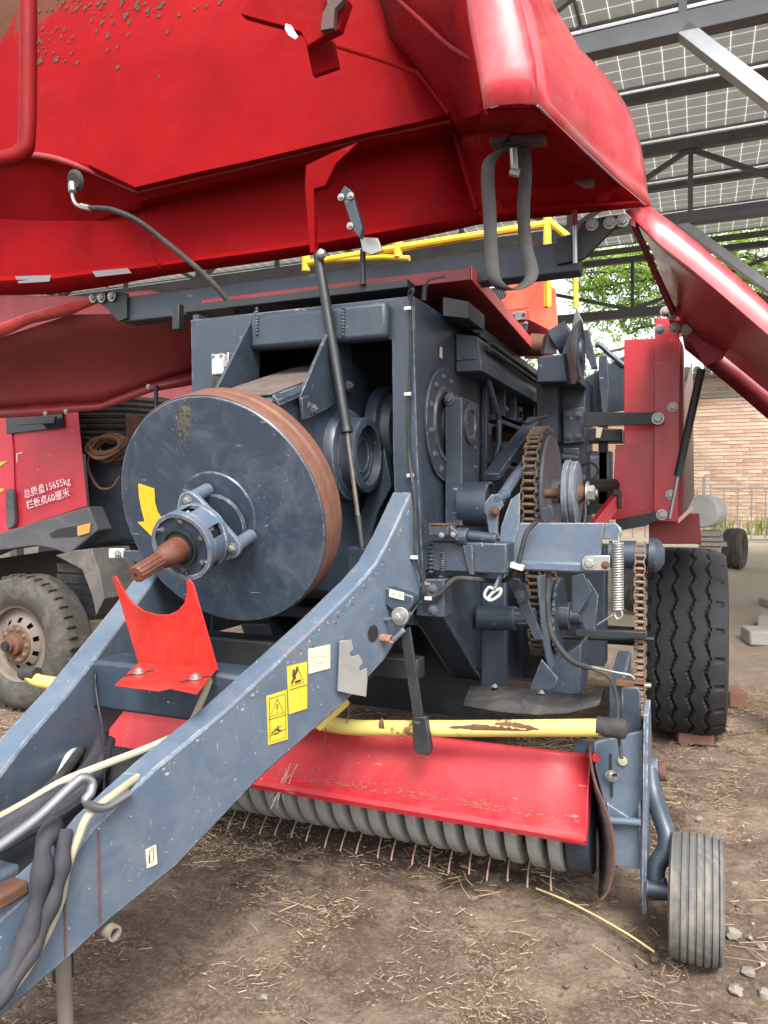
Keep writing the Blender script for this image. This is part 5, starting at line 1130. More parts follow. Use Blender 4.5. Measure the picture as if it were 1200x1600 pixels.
# left wing of the skin
lw = [[R(-160, 470, Y=2.9), R(-40, 462, Y=2.9), R(80, 460, Y=2.92), R(165, 448, Y=2.93), r0[0]],
      [R(-160, 440, Y=2.88), R(-40, 440, Y=2.86), R(80, 436, Y=2.88), R(165, 425, Y=2.89), r1[0]],
      [R(-160, 434, Y=2.9), R(-40, 434, Y=2.9), R(80, 430, Y=2.91), R(165, 419, Y=2.91), r2[0]],
      [R(-160, 340, Y=2.9), R(-40, 340, Y=2.9), R(60, 345, Y=2.92), R(150, 345, Y=2.93), r3[0]],
      [R(-160, 265, Y=2.78), R(-40, 262, Y=2.78), R(60, 255, Y=2.80), R(140, 280, Y=2.84), r4[0]],
      [R(-160, 250, Y=2.74), R(-40, 248, Y=2.74), R(62, 245, Y=2.76), R(140, 268, Y=2.80), r5[0]],
      [pa(-160, 235), pa(-40, 235), pa(65, 238), pa(140, 258), r6[0]],
      [pa(-160, 150), pa(-40, 150), pa(60, 180), pa(125, 210), r7[0]],
      [pa(-160, 50), pa(-40, 50), pa(60, 80), pa(110, 90), r8[0]],
      [pa(-160, -120), pa(-40, -120), pa(60, -120), pa(100, -120), r9[0]]]
lw_r5 = lw[5]
full_ = [l[:4] + r for l, r in zip(lw, [r0, r1, r2, r3, r4, r5, r6, r7, r8, r9])]
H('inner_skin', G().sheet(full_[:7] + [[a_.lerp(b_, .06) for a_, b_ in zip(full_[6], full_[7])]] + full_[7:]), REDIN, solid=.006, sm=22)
# right: inner side wall, curving toward the viewer
LIPD = 2.05
cI = [(757, 172), (750, 125), (732, 25), (722, -60), (715, -120)]
cO = [(840, 165), (837, 100), (820, 25), (800, -50), (788, -120)]
lipI = [Q(u, v_, LIPD) for u, v_ in cI]; lipO = [Q(u, v_, LIPD - .03) for u, v_ in cO]
A1 = [r0[-1], r1[-1], r2[-1], r3[-1], r4[-1], r5[-1], r6[-1], r7[-1], r8[-1], r9[-1]]
fl = [R(1008, 322, Y=2.93), R(1000, 316, Y=2.88), R(998, 313, Y=2.88), Q(965, 284, 2.70), Q(925, 247, 2.5), Q(900, 222, 2.38), Q(860, 185, 2.15), lipO[0], lipO[0], lipO[0]]
s_rows = []
for k in range(4):
    a_, b_ = A1[k], fl[k]
    s_rows.append([a_.lerp(b_, t_ / 4) for t_ in range(5)])
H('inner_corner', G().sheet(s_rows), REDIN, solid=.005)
# cover from crease to the lip: fan
cv = G(); tip = R(1000, 314, Y=2.88)
lower = [tip, Q(965, 284, 2.70), Q(925, 247, 2.5), Q(885, 210, 2.28), Q(842, 168, LIPD - .02)]
cre = [A1[3], A1[4], A1[5], A1[6], A1[7]]
base_ = [A1[2].lerp(tip, t_ / 4) for t_ in range(5)]
rowsF = []
for i in range(5):
    t_ = i / 4
    p_l = A1[2].lerp(A1[3], min(1, t_ * 1)) if i < 5 else A1[3]
    rowsF.append([p_l.lerp(lower[i], s_ / 6) + V((0, .03 * math.sin(math.pi * s_ / 6) * t_, .02 * math.sin(math.pi * s_ / 6) * t_)) for s_ in range(7)])
H('inner_corner', G().sheet(rowsF), REDIN, solid=.004)
topr = [A1[3], A1[5], A1[6], A1[7], A1[8], A1[9]]
lipl = [Q(842, 168, LIPD - .02), Q(790, 172, LIPD), lipI[0], lipI[1], lipI[2], lipI[4]]
lm_ = [(a_ + b_) / 2 for a_, b_ in zip(lipI, lipO)][0]
H('lip_closure', G().sheet([[lipO[0], lm_ + V((0, -.02, 0)), lipI[0]], [Q(850, 176, LIPD + .06), Q(808, 182, LIPD + .08), Q(752, 182, LIPD + .1)], [Q(872, 200, LIPD + .2), Q(815, 208, LIPD + .22), Q(748, 205, LIPD + .3)]]), REDIN, solid=.004)
rowsG = []
for i in range(6): rowsG.append([topr[i].lerp(lipl[i], s_ / 6) + V((0, .03 * math.sin(math.pi * s_ / 6), .0)) for s_ in range(7)])
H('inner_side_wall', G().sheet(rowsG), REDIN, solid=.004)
# painted lip facing the viewer
mid_ = [(a_ + b_) / 2 + V((0, -.02, 0)) for a_, b_ in zip(lipI, lipO)]
q1 = [a_.lerp(b_, .2) + V((0, -.018, 0)) for a_, b_ in zip(lipI, lipO)]; q2 = [a_.lerp(b_, .85) + V((0, -.016, 0)) for a_, b_ in zip(lipI, lipO)]
H('hood_lip', G().sheet([[p + V((0, .03, 0)) for p in lipI], lipI, q1, mid_, q2, lipO]), REDOUT, solid=.004, sm=70)
# outer side panel
Lp = [(788, -120), (800, -50), (820, 25), (837, 100), (840, 165), (880, 205), (925, 247), (965, 284), (1008, 321)]
Ld = [2.02, 2.02, 2.02, 2.02, 2.02, 2.27, 2.5, 2.69, 2.84]
Rp = [(790, -140), (830, -60), (872, 20), (905, 75), (953, 125), (985, 176), (1000, 222), (1007, 265), (1011, 322)]
rowsO = []
for (l, dl, r_) in zip(Lp, Ld, Rp):
    a_, b_ = Q(l[0], l[1], dl), Q(r_[0], r_[1], 2.86)
    rowsO.append([a_.lerp(b_, s_ / 8) + RT * (.022 * math.sin(math.pi * s_ / 8)) for s_ in range(9)])
H('outer_side_panel', G().sheet(rowsO), REDOUT, solid=.004, sm=80)
H('edge_seal', G().tube([Q(u, v_, dl - .01) for (u, v_), dl in zip(Lp[4:], Ld[4:])], .0035, 6), GREYT)
# grey tape patches and rolled stiffener (top right)
H('stiffener_rib', G().tube([pa(600, -20, -.08), Q(650, 25, 2.5), Q(700, 70, 2.3), Q(744, 97, 2.1)], .007), REDMUD)
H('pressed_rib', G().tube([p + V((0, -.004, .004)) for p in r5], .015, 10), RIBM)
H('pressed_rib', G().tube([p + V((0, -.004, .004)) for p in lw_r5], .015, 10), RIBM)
H('pressed_rib', G().tube([A1[5], A1[3].lerp(A1[4], .3), A1[3].lerp(A1[2], .5), A1[2]], .014, 10), REDIN)
H('pressed_rib', G().tube([A1[6], A1[7], pa(640, 110), pa(600, 95), pa(520, 70)], .012, 10), REDIN)
H('pressed_rib', G().tube([r5[0], r3[0], r2[0], r1[0]], .014, 10), REDIN)
for (a_, b_) in (((22, 430, 45, 445),) * 1 + ((25, 432, 80, 442),), ): pass
for px in ([(24, 432), (80, 430), (78, 440), (30, 443)], [(145, 424), (200, 419), (206, 427), (150, 433)]):
    H('tape_patch', G().prism(RR(px, Y=2.875), (0, -.003, 0)), GREYT)
# left lip
H('hood_lip', G().tube([Q(40, -120, 2.75), Q(44, 0, 2.75), Q(44, 120, 2.75), Q(42, 215, 2.75), Q(34, 238, 2.75), Q(10, 248, 2.75), Q(-60, 256, 2.75)], .03, 12), REDMUD)
# dirt crust blotches
def blob(u, v_, r, mat=None, y=-.0075):
    n_ = 11; c_ = pa(u, v_, y); vv = [c_]; 
    for i in range(n_):
        a_ = 2 * math.pi * i / n_; q_ = r * random.uniform(.5, 1.2); vv.append(c_ + XX * (q_ * math.cos(a_)) + V((0, .28, 1)).normalized() * (q_ * 1.3 * math.sin(a_)) + V((0, .0012, 0)))
    return vv, [(0, i + 1, (i + 1) % n_ + 1) for i in range(n_)]
gm = G()
for k in range(150):
    u = random.uniform(55, 360); v_ = random.triangular(-20, 130, 10) 
    if v_ > 25 + (200 - u) * .35 + random.uniform(0, 60): continue
    gm.add(*blob(u, v_, random.uniform(.003, .016)))
for (u, v_, r) in ((184, 105, .014), (168, 55, .016), (248, 120, .007), (195, 25, .02), (62, 95, .02), (88, 92, .02), (262, 48, .012), (120, 98, .012)): gm.add(*blob(u, v_, r))
o = H('mud_spots', gm, flat('dried_mud', (.040, .018, .009), .9)); tag(o, kind='stuff')
# mounting bracket (gas strut) inside hood
H('strut_bracket', G().prism(RR([(478, 258), (520, 238), (560, 222), (525, 255), (508, 290), (490, 295), (492, 395), (484, 395), (476, 290)], Y=2.68), (0, .03, 0)), REDIN, bev=.002)
H('strut_bracket', G().prism(RR([(538, 290), (548, 297), (566, 355), (562, 372), (552, 360), (532, 300)], Y=2.72), (0, .03, 0)), DARKB, bev=.002)
H('strut_bracket', G().prism(RR([(562, 370), (590, 372), (598, 392), (580, 398), (566, 392)], Y=2.80), (0, .012, 0)), STEEL, bev=.002)
H('hanger_rod', G().cyl(R(567, 390, Y=2.85), R(567, 445, Y=2.85), .012), BLACK)
for (u, v_) in ((533, 308), (548, 306), (547, 353)): bolt(R(u, v_, Y=2.715), (0, -1, 0), .01, hood)
H('ball_joint', G().lathe([(0, .014), (.015, .022), (.03, .014)], R(497, 398, Y=2.60), (1, 0, 0), 16), STEEL)
# top central torn bracket
H('torn_bracket', G().prism([Q(u, v_, 2.2) for u, v_ in [(375, 22), (385, 4), (420, -30), (520, -30), (545, 0), (530, 45), (500, 60), (480, 72), (470, 50), (440, 40), (410, 32)]], V((0, .03, 0))), REDIN, bev=.003)
H('torn_bracket', G().prism([Q(u, v_, 2.3) for u, v_ in [(478, 70), (520, 62), (528, 104), (505, 112), (488, 118)]], V((0, .02, 0))), REDIN, bev=.003)
H('worn_latch', G().prism([Q(u, v_, 2.18) for u, v_ in [(510, -20), (548, -20), (542, 5), (528, 20), (526, 50), (505, 54), (508, 28), (516, 12)]], V((0, -.02, 0))), rusty('dark_rust', (.02, .009, .007), (.06, .02, .015)), bev=.002)
H('drain_slot', G().prism([Q(u, v_, 2.15) for u, v_ in [(447, 38), (455, 40), (466, 58), (462, 62), (452, 56), (446, 46)]], V((0, -.003, 0))), flat('pale_pink_paint', (.8, .45, .48)))
# hood strap with buckle
H('strap_anchor', G().box(Q(810, 222, 2.35), (.17, .06, .02), Matrix.Rotation(.1, 3, 'Y')), rusty('anchor_rust', (.02, .012, .012), (.08, .02, .016)), bev=.004)
H('strap_anchor', G().prism([Q(u, v_, 2.33) for u, v_ in [(800, 205), (815, 195), (833, 210), (828, 222), (790, 226), (778, 228), (792, 214)]], V((0, .05, 0))), BLACK, bev=.004)
wv = RT * .042 + FH * .0
sp = [Q(u, v_, d_) for u, v_, d_ in [(818, 225, 2.36), (821, 270, 2.36), (818, 330, 2.36), (822, 385, 2.36), (831, 420, 2.34), (826, 440, 2.31), (800, 453, 2.28), (775, 440, 2.26), (768, 400, 2.26), (765, 330, 2.27), (762, 270, 2.28), (770, 245, 2.31), (800, 228, 2.33)]]
sp = [p for p in sp]
H('webbing_strap', G().ribbon(sp, RT * .043 + V((0, -.012, 0)), .003), WEB, solid=.003, sm=80)
g = G().cyl(Q(802, 233, 2.31), Q(804, 270, 2.31), .012, seg=8); g.cyl(Q(797, 268, 2.305), Q(811, 271, 2.3), .013, seg=8); H('strap_bolt', g, STEEL)
H('dent_patch', G().prism([Q(u, v_, 2.66) for u, v_ in [(897, 285), (930, 280), (928, 292), (915, 295)]], V((0, .0, .003))), rusty('scuff', (.03, .018, .012), (.08, .035, .02)))
H('hood_bracket', G().tube([R(898, 322, Y=2.9), R(898, 350, Y=2.95)], .012), REDD)
# --- right side door, propped open
door = empty('side_door', (-.1, 3.6, 2.4), parent=BAL)
def Dd(name, g, mat, **k): return g.make(name, mat, door, **k)
e1 = [(978, 330), (1032, 382), (1080, 419), (1125, 457), (1200, 522), (1290, 600)]
e0 = [(1010, 320), (1048, 347), (1089, 380), (1157, 437), (1200, 477), (1290, 550)]
E1 = RR(e1, Y=3.0); E0 = RR(e0, Y=3.03); Em = [(a_ + b_) / 2 + V((0, -.012, .006)) for a_, b_ in zip(E0, E1)]
Dd('door_edge', G().sheet([[p + V((0, .05, .01)) for p in E0], E0, Em, E1, [p + V((0, .03, 0)) for p in E1]]), REDOUT, solid=.004, sm=70)
K = [R(1050, 482, Y=4.1), R(1068, 505, Y=4.15), R(1100, 540, Y=4.2), R(1130, 555, Y=4.2), R(1200, 612, Y=4.2), R(1290, 690, Y=4.2)]
rowsD = []
for i in range(6):
    a_, b_ = E1[i], K[i]; rowsD.append([a_.lerp(b_, s_ / 6) + V((0, 0, .07 * math.sin(math.pi * s_ / 6))) for s_ in range(7)])
Dd('door_skin', G().sheet(rowsD), REDD if 0 else paint('red_door_inner', (.33, .018, .028), .35, .25, (.35, .12, .1), .3, coat=.2), solid=.004, sm=60)
Dd('door_hinge_rail', G().prism([R(985, 340, Y=3.0), R(993, 343, Y=3.0), R(1056, 482, Y=4.05), R(1048, 484, Y=4.05)], V((.0, 0, -.03))), REDD, bev=.002)
Dd('door_lower_rail', G().sheet([RR([(1062, 500), (1110, 545), (1160, 570), (1200, 605), (1290, 690)], Y=4.22), RR([(1070, 545), (1098, 568), (1145, 607), (1200, 655), (1290, 735)], Y=4.25)]), REDD, solid=.01)
Dd('hinge_arm', G().prism(RR([(1042, 487), (1062, 478), (1100, 500), (1140, 520), (1130, 560), (1100, 572), (1092, 555), (1070, 520), (1050, 520)], Y=4.14), (0, .02, 0)), paint('red_arm', (.30, .014, .024), .4, .3, (.3, .1, .1)), bev=.003)
for (u, v_) in ((1040, 487), (1050, 492), (1031, 515), (1053, 513), (1073, 515)): bolt(R(u, v_, Y=4.12), (0, -1, 0), .019, BAL)
Dd('gas_strut', G().cyl(R(1096, 577, Y=4.05), R(1059, 744, Y=4.05), .02), BLACK)
Dd('strut_rod', G().cyl(R(1059, 744, Y=4.05), R(1046, 810, Y=4.05), .009), GALV)
# left side door
ld = empty('side_door', (-3.1, 3.4, 2.3), parent=BAL)
Ls = [R(u, v_, Y=y) for u, v_, y in [(165, 468, 3.05), (110, 492, 3.05), (50, 505, 3.05), (0, 528, 3.05), (-120, 580, 3.05)]]
Lt = [R(u, v_, Y=y) for u, v_, y in [(140, 463, 3.0), (90, 476, 3.0), (40, 490, 3.0), (0, 505, 3.0), (-120, 560, 3.0)]]
G().sheet([Lt, Ls]).make('door_edge', REDOUT, ld, solid=.008, sm=70)
Lm = [R(u, v_, Y=y) for u, v_, y in [(310, 575, 3.6), (240, 597, 3.55), (160, 628, 3.5), (60, 632, 3.5), (-120, 640, 3.5)]]
Ln = [R(u, v_, Y=y) for u, v_, y in [(312, 600, 3.58), (240, 612, 3.53), (160, 640, 3.48), (60, 650, 3.48), (-120, 660, 3.48)]]
top2 = [R(u, v_, Y=y) for u, v_, y in [(420, 490, 3.2), (250, 490, 3.15), (110, 492, 3.1), (0, 528, 3.08), (-120, 580, 3.08)]]
rowsL = [[a_.lerp(b_, s_ / 6) + V((0, .10 * math.sin(math.pi * s_ / 6), 0)) for s_ in range(7)] for a_, b_ in zip(top2, Lm)]
LDI = paint('dark_red_door_inner', (.16, .012, .014), .55, .2, (.2, .07, .05))
G().sheet(rowsL).make('door_skin', LDI, ld, solid=.005, sm=60)
G().sheet([Lm, [(a_ + b_) / 2 + V((0, -.02, 0)) for a_, b_ in zip(Lm, Ln)], Ln]).make('door_lip', REDD, ld, solid=.008, sm=70)
for (u, v_) in ((71, 646), (103, 643), (232, 604)): bolt(R(u, v_, Y=3.45), (0, -1, 0), .01, ld)
G().cyl(R(244, 602, Y=3.5), R(244, 640, Y=3.5), .012).make('door_stay', BLACK, ld)
# --- red rear post group
def Y4(pts, Y, d_, name, mat, bev=.003): return P(name, G().prism(RR(pts, Y=Y), (0, d_, 0)), mat, bev)
RP = paint('post_red', (.36, .014, .024), .38, .25, (.4, .15, .13), .3, coat=.15)
Y4([(975, 531), (1026, 528), (1026, 700), (975, 700)], 4.35, .012, 'rear_panel', RP)
Y4([(1023, 497), (1058, 497), (1062, 520), (1060, 815), (1021, 815)], 4.25, .02, 'rear_post', RP)
Y4([(962, 695), (1022, 693), (1022, 812), (955, 812)], 4.3, .012, 'lower_panel', REDD and RP)
Y4([(1060, 525), (1068, 540), (1068, 800), (1060, 812)], 4.3, .3, 'post_flange', REDD)
Y4([(1060, 640), (1082, 560), (1085, 775), (1072, 800), (1060, 800)], 4.55, .02, 'crumpled_panel', flat('brown_film', (.16, .12, .10)))
Y4([(1014, 805), (1093, 803), (1096, 850), (1014, 850)], 4.45, .4, 'fender_box', REDD, .006)
Y4([(1056, 813), (1082, 790), (1082, 797), (1060, 818)], 4.3, .02, 'bent_flange', STKC and paint('pink_edge', (.62, .40, .36), .5), .001)
for (u, v_) in ((1051, 636), (1048, 773)): bolt(R(u, v_, Y=4.245), (0, -1, 0), .018, BAL)
P('link_bar', G().prism(RR([(912, 644), (1028, 644), (1035, 649), (1035, 658), (1028, 663), (912, 667)], Y=4.2), (0, .012, 0)), BLACK, .003); bolt(R(1028, 654, Y=4.195), (0, -1, 0), .022, BAL)
P('link_bar', G().prism(RR([(962, 812), (1010, 803), (1035, 796), (1040, 804), (1034, 811), (1008, 822), (962, 830)], Y=4.2), (0, .012, 0)), BLACK, .003); bolt(R(1034, 804, Y=4.195), (0, -1, 0), .02, BAL)
P('red_arm', G().beam(R(930, 822, Y=4.0), R(968, 775, Y=4.1), .05, .06), RP, .004)
Y4([(958, 765), (971, 765), (971, 795), (965, 795), (965, 774), (958, 774)], 4.05, .02, 'bracket', BLACK)
# --- knotter / top gear at the rear
P('knotter_box', G().prism(RR([(840, 557), (893, 551), (905, 596), (838, 598)], Y=4.0), (0, .3, 0)), BLUE, .008)
P('knotter_cheek', G().prism([R(u, v_, X=-.52) for u, v_ in [(886, 552), (892, 530), (904, 505), (912, 560), (900, 600), (893, 600)]], XX * -.02), BLUE, .003)
P('knotter_cheek', G().prism(RR([(848, 553), (856, 522), (862, 514), (868, 520), (870, 553)], Y=4.1), (0, .015, 0)), BLUE, .003)
P('knotter_drum', G().cyl(R(866, 536, Y=4.15), R(893, 520, Y=4.15), .075, seg=28), DARKB, .004)
P('knotter_roller', G().cyl(R(828, 538, Y=4.15), R(850, 540, Y=4.15), .06), RUST, .004)
hc = R(905, 540, Y=3.9)
P('brake_disc', G().lathe([(0, .12), (.006, .12), (.006, .10), (.003, .095), (.003, .05), (.014, .045), (.014, .0005)], R(906, 548, X=-.46), XX, 48), DARKB, 0)
P('brake_arm', G().prism(RR([(902, 517), (920, 514), (922, 530), (930, 560), (932, 574), (924, 576), (912, 545), (903, 545)], Y=3.88), (0, .05, 0)), BLUE, .004)
P('brake_lever', G().prism(RR([(896, 498), (901, 478), (905, 490), (911, 502), (911, 514), (905, 522), (903, 545), (907, 570), (916, 583), (914, 588), (905, 586), (897, 570), (893, 540), (893, 515)], Y=3.86), (0, .014, 0)), GALV, .002)
P('yellow_lever', G().cyl(R(900, 482, Y=3.95), R(899, 412, Y=3.95), .0135), YEL, 0)
P('yellow_lever', G().cyl(R(899, 412, Y=3.0 - .02), R(898, 345, Y=2.98), .010), GALV, 0)
P('rear_pillar', G().prism(RR([(872, 595), (915, 590), (915, 820), (872, 820)], Y=4.3), (0, .3, 0)), DARKB, .006)
P('rear_pillar', G().prism(RR([(838, 596), (872, 595), (872, 690), (838, 700)], Y=4.15), (0, .3, 0)), BLUE if 0 else DARKB, .006)
P('rear_frame', G().prism(RR([(935, 560), (948, 560), (950, 820), (935, 820)], Y=4.5), (0, .05, 0)), BLACK, .004)
P('rear_frame', G().prism(RR([(905, 668), (972, 670), (972, 690), (905, 690)], Y=4.45), (0, .2, 0)), BLACK, .006)
P('rear_frame', G().prism(RR([(905, 760), (960, 760), (960, 790), (905, 790)], Y=4.5), (0, .05, 0)), BLACK, .004)
P('control_box', G().prism(RR([(918, 705), (955, 705), (955, 752), (918, 752)], Y=4.5), (0, .1, 0)), paint('purple_box', (.05, .05, .075), .5), .006)
P('small_label', G().prism(RR([(932, 668), (942, 668), (938, 684), (931, 684)], Y=4.44), (0, -.003, 0)), STKC, 0)
P('roof_plate', G().prism(RR([(914, 590), (976, 555), (976, 640), (914, 650)], Y=4.6), (0, .05, 0)), BLUE, .004)
P('grab_tube', G().tube(RR([(930, 540), (938, 540), (955, 555), (976, 572)], Y=4.6), .016), DARKB, 0)
P('post_stub', G().prism(RR([(936, 556), (948, 554), (952, 600), (948, 650), (942, 650), (936, 600)], Y=4.4), (0, .03, 0)), BLUE, .003)
P('lower_chassis', G().prism([(-.95, 4.2, .82), (-.95, 5.4, .82), (-.95, 5.4, .98), (-.95, 4.2, 1.0)], XX * .35), DARKB, .008)
# red top cover slab
tc_ = [R(735, 437, X=-.86), R(840, 556, X=-.86)]
za, zb = tc_[0].z, tc_[1].z; ya_, ybb = tc_[0].y, tc_[1].y
P('top_cover', G().prism([(-.86, ya_, za), (-.86, ybb, zb), (-.86, ybb, zb + .045), (-.86, ya_, za + .05)], XX * -1.3), REDD, .003)
P('cover_edge', G().prism([(-.858, ya_, za), (-.858, ybb, zb), (-.858, ybb, zb + .05), (-.858, ya_, za + .055)], XX * .004), paint('pinkish_edge_paint', (.68, .08, .08), .35), .001)
# orange knotter hood behind
def Y5(pts, Y, d_, name, mat, bev=.004): return P(name, G().prism(RR(pts, Y=Y), (0, d_, 0)), mat, bev)
Y5([(735, 455), (848, 437), (866, 450), (872, 520), (826, 498), (826, 482), (790, 486), (760, 470)], 4.6, .02, 'knotter_hood', ORANGE)
Y5([(826, 482), (848, 437), (868, 452), (872, 525), (855, 515), (826, 500)], 4.57, .02, 'knotter_hood', ORANGE)
Y5([(780, 487), (826, 483), (826, 500), (798, 503)], 4.56, .02, 'knotter_hood', paint('orange_red', (.62, .05, .04), .4))
P('dark_inner', G().prism(RR([(800, 503), (828, 499), (872, 524), (862, 560), (820, 560)], Y=4.75), (0, .02, 0)), REDD, 0)
g = G().lathe([(0, .085), (.02, .085), (.02, .0005)], R(770, 462, Y=4.55), (0, -1, 0), 30); g.v = [V((p.x, p.y, R(770, 462, Y=4.55).z + (p.z - R(770, 462, Y=4.55).z) * .5)) for p in g.v]; P('fan_grille', g, BLACK, 0)
for k in range(7):
    a_ = R(756 + k * 5, 470 - k * 1.0, Y=4.5); P('grille_bar', G().cyl(a_ + V((-.015, 0, -.03)), a_ + V((.02, 0, .045)), .0035, seg=6), GALV, 0)
P('hinge', G().prism(RR([(801, 489), (822, 487), (822, 500), (801, 502)], Y=4.53), (0, -.02, 0)), STEEL, .002)
for (u, v_) in ((803, 491), (819, 489), (804, 508), (822, 505)): bolt(R(u, v_, Y=4.50), (0, -1, 0), .008, BAL)
Y5([(803, 506), (823, 503), (824, 515), (818, 525), (812, 527)], 4.5, .01, 'hinge', BLUE)
# yellow railing
def tb(pts, Y, r, name, mat, sm_=0): return P(name, G().tube(RR(pts, Y=Y), r, 10, smooth=sm_), mat, 0)
rail = empty('yellow_railing', (-1.2, 4.4, 2.7), parent=BAL)
for pts, r_ in (([(478, 412), (550, 400), (620, 388), (855, 350)], .024), ([(855, 343), (878, 362), (905, 385)], .02), ([(855, 338), (855, 480)], .024), ([(478, 398), (478, 424)], .028), ([(622, 376), (622, 402)], .028), ([(500, 408), (600, 402), (640, 404)], .018)):
    G().tube(RR(pts, Y=4.4), r_, 10, smooth=0).make('rail_tube', YEL, rail)
G().prism(RR([(852, 415), (861, 415), (861, 432), (858, 440), (860, 478), (857, 482), (854, 476), (854, 440)], Y=4.35), (0, .01, 0)).make('rail_foot', YEL, rail, bev=.002)
# far side bits visible on the left: small lamp bracket, left frame
P('side_lamp', G().prism(RR([(169, 857), (192, 857), (193, 872), (169, 873)], Y=2.95), (0, .02, 0)), WHITEM, .006)
bolt(R(184, 866, Y=2.94), (0, -1, 0), .014, BAL)
P('lamp_bar', G().prism(RR([(192, 860), (222, 860), (232, 840), (245, 905), (205, 905), (214, 878), (192, 872)], Y=2.95), (0, .012, 0)), BLUE, .003)
P('left_side_plate', G().prism(RR([(205, 905), (240, 880), (300, 905), (255, 1010), (215, 1000)], Y=2.75), (0, .015, 0)), DARKB, .003)
P('lower_leg', G().prism(RR([(375, 975), (420, 975), (450, 1060), (405, 1060)], Y=2.7), (0, .05, 0)), DARKB, .005)
P('lower_leg', G().cyl(R(333, 960, Y=2.6), R(330, 1040, Y=2.6), .008), BLACK, 0)
P('left_cross_rail', G().beam((-2.0, 2.7, .80), (-.98, 2.7, .80), .08, .08), BLACK, .006)
P('jack_leg', G().cyl(R(97, 1460, Y=1.42), R(108, 1720, Y=1.42), .019), TAN, 0)
P('jack_sleeve', G().cyl(R(95, 1440, Y=1.44), R(99, 1528, Y=1.44), .026), BLACK, 0)
p = TPT(168, 1452, -.02); P('pipe_stub', G().lathe([(-.05, .018), (.03, .018), (.03, .012), (-.04, .012)], p, tn, 24, caps=False), TAN, 0)
# dark guard inside tongue (front bottom) and hitch
P('hitch_block', G().prism([V((-1.62, .9, .60)), V((-1.42, .9, .60)), V((-1.42, 1.25, .62)), V((-1.62, 1.25, .62))], (0, 0, -.12)), BLUEW, .01)
P('hitch_cap', G().box(R(2, 1400, Z=.62), (.05, .10, .03)), RUST, .006)
P('belly_plate', G().prism([V((-1.70, 1.2, .50)), V((-1.34, 1.2, .50)), V((-1.2, 1.85, .66)), V((-1.84, 1.85, .66))], (0, 0, .01)), BLACK, 0)
# ================================================================ HOSES AND LOOSE THINGS ON THE TONGUE
def thing(name, g, mat, lab, cat, **k):
    o = g.make(name, mat, **k); return tag(o, lab, cat)
thing('cream_hose', G().tube([R(334, 1048, Y=1.98), R(330, 1056, Y=1.88), R(315, 1095, Y=1.80), R(292, 1138, Y=1.70), R(240, 1165, Y=1.62), R(165, 1194, Y=1.55), R(100, 1220, Y=1.47), R(45, 1252, Y=1.38), R(0, 1277, Y=1.30), R(-80, 1320, Y=1.15)], .0105, 10), CREAM, 'cream rubber hose running from the red cradle down between the tongue beams', 'hose')
thing('cream_hose', G().tube([TPT(215, 1214, -.03), TPT(180, 1240, .012), TPT(140, 1272, .02), TPT(122, 1310, .02), TPT(104, 1360, .02), TPT(94, 1410, .018), TPT(70, 1465, .018), TPT(35, 1525, .018), TPT(0, 1565, .018), TPT(-60, 1620, .018)], .0095, 10), CREAM, 'cream rubber hose draped over the outside of the near tongue beam', 'hose')
thing('jack_handle', G().tube([TPT(-60, 1366, .05), TPT(0, 1322, .04), TPT(60, 1277, .03), TPT(112, 1228, .02), TPT(130, 1215, .02), TPT(143, 1222, .025), TPT(142, 1238, .03), TPT(134, 1250, .03), TPT(143, 1260, .03), TPT(165, 1261, .025), TPT(202, 1240, .015)], .0105, 14), GALV, 'shiny bent steel crank handle lying across the near tongue beam', 'handle')
thing('hose_sleeve', G().tube([TPT(85, 1288, -.03), TPT(68, 1320, .02), TPT(66, 1360, .03), TPT(55, 1420, .03), TPT(36, 1480, .03), TPT(5, 1540, .03), TPT(-60, 1610, .03)], lambda q: .020 + .004 * math.sin(q * 23), 12), SLEEVE, 'left dark fabric hose sleeve lying on the near tongue beam', 'hose sleeve')
thing('hose_sleeve', G().tube([TPT(98, 1300, .0), TPT(97, 1340, .028), TPT(88, 1385, .035), TPT(68, 1440, .035), TPT(40, 1500, .035), TPT(0, 1556, .035), TPT(-60, 1625, .035)], lambda q: .019 + .003 * math.sin(q * 31 + 1), 12), SLEEVE, 'right dark fabric hose sleeve beside the cream hose on the beam', 'hose sleeve')
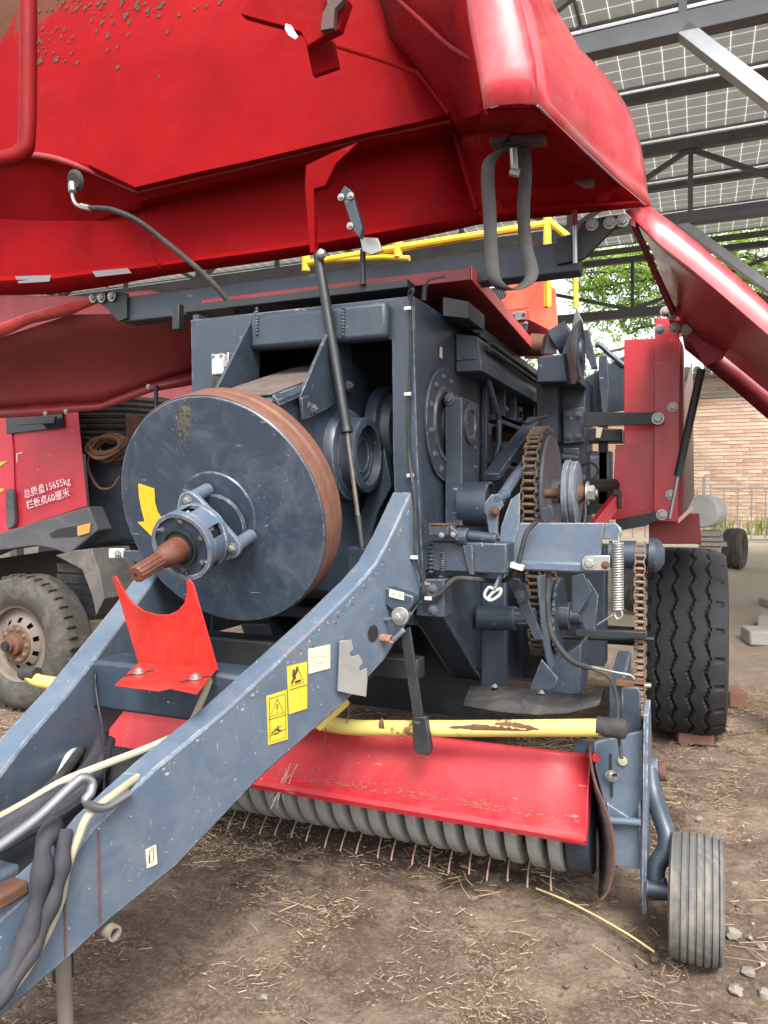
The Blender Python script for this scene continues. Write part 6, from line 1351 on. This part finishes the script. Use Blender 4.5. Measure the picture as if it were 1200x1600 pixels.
for i, (pts, r, mat, lab) in enumerate([
    ([(-60, 1330, 1.2), (0, 1297, 1.28), (60, 1262, 1.36), (110, 1230, 1.5), (150, 1185, 1.75), (160, 1140, 2.0)], .024, SLEEVE, 'thick dark hose between the tongue beams under the cream hose'),
    ([(-60, 1345, 1.12), (0, 1318, 1.2), (50, 1290, 1.28), (105, 1262, 1.4), (150, 1215, 1.6), (170, 1160, 1.95)], .022, SLEEVE, 'lower thick dark hose lying deep between the tongue beams'),
    ([(-60, 1300, 1.3), (20, 1268, 1.38), (80, 1230, 1.5), (120, 1180, 1.75), (146, 1132, 2.0)], .016, RUB, 'thin black hose nearest the far tongue beam')]):
    thing('hydraulic_hose', G().tube([R(u, v_, Y=y) for u, v_, y in pts], r, 10), mat, lab, 'hose')
thing('pale_hose', G().tube([R(212, 1012, Y=2.2), R(200, 1030, Y=2.1), R(190, 1048, Y=2.0)], .013, 10), WHITEM, 'short pale hose piece behind the red cradle', 'hose')
thing('pale_hose', G().tube([R(146, 1126, Y=1.95), R(130, 1150, Y=1.85), R(108, 1180, Y=1.72), R(92, 1215, Y=1.6)], .011, 10), WHITEM, 'pale hose along the inside of the far tongue beam', 'hose')
thing('black_wire', G().tube([R(190, 1012, Y=2.1), R(168, 1030, Y=2.0), R(150, 1050, Y=1.86), R(150, 1080, Y=1.84), R(158, 1130, Y=1.8), R(163, 1180, Y=1.7), R(162, 1250, Y=1.5)], .0035, 6), BLACK, 'thin black wire hanging over the crossmember between the beams', 'wire')
g = G(); c_ = R(445, 1225, Y=2.52); rnd = random.Random(3)
for k in range(12):
    a_ = rnd.uniform(.5, 1.3); l = rnd.uniform(.05, .13); s_ = -1 if k % 2 else 1; d_ = V((math.cos(a_) * s_ * .7, rnd.uniform(-.3, .1), math.sin(a_) * s_)); q_ = c_ + V((rnd.gauss(0, .01), -.01, rnd.gauss(0, .008)))
    g.tube([q_, q_ + d_ * l * .5 + V((0, 0, rnd.gauss(0, .006))), q_ + d_ * l], .0011, 4, smooth=3)
thing('twine_tuft', g, WHITEM, 'frayed white twine tuft caught on the red guard lip', 'twine')
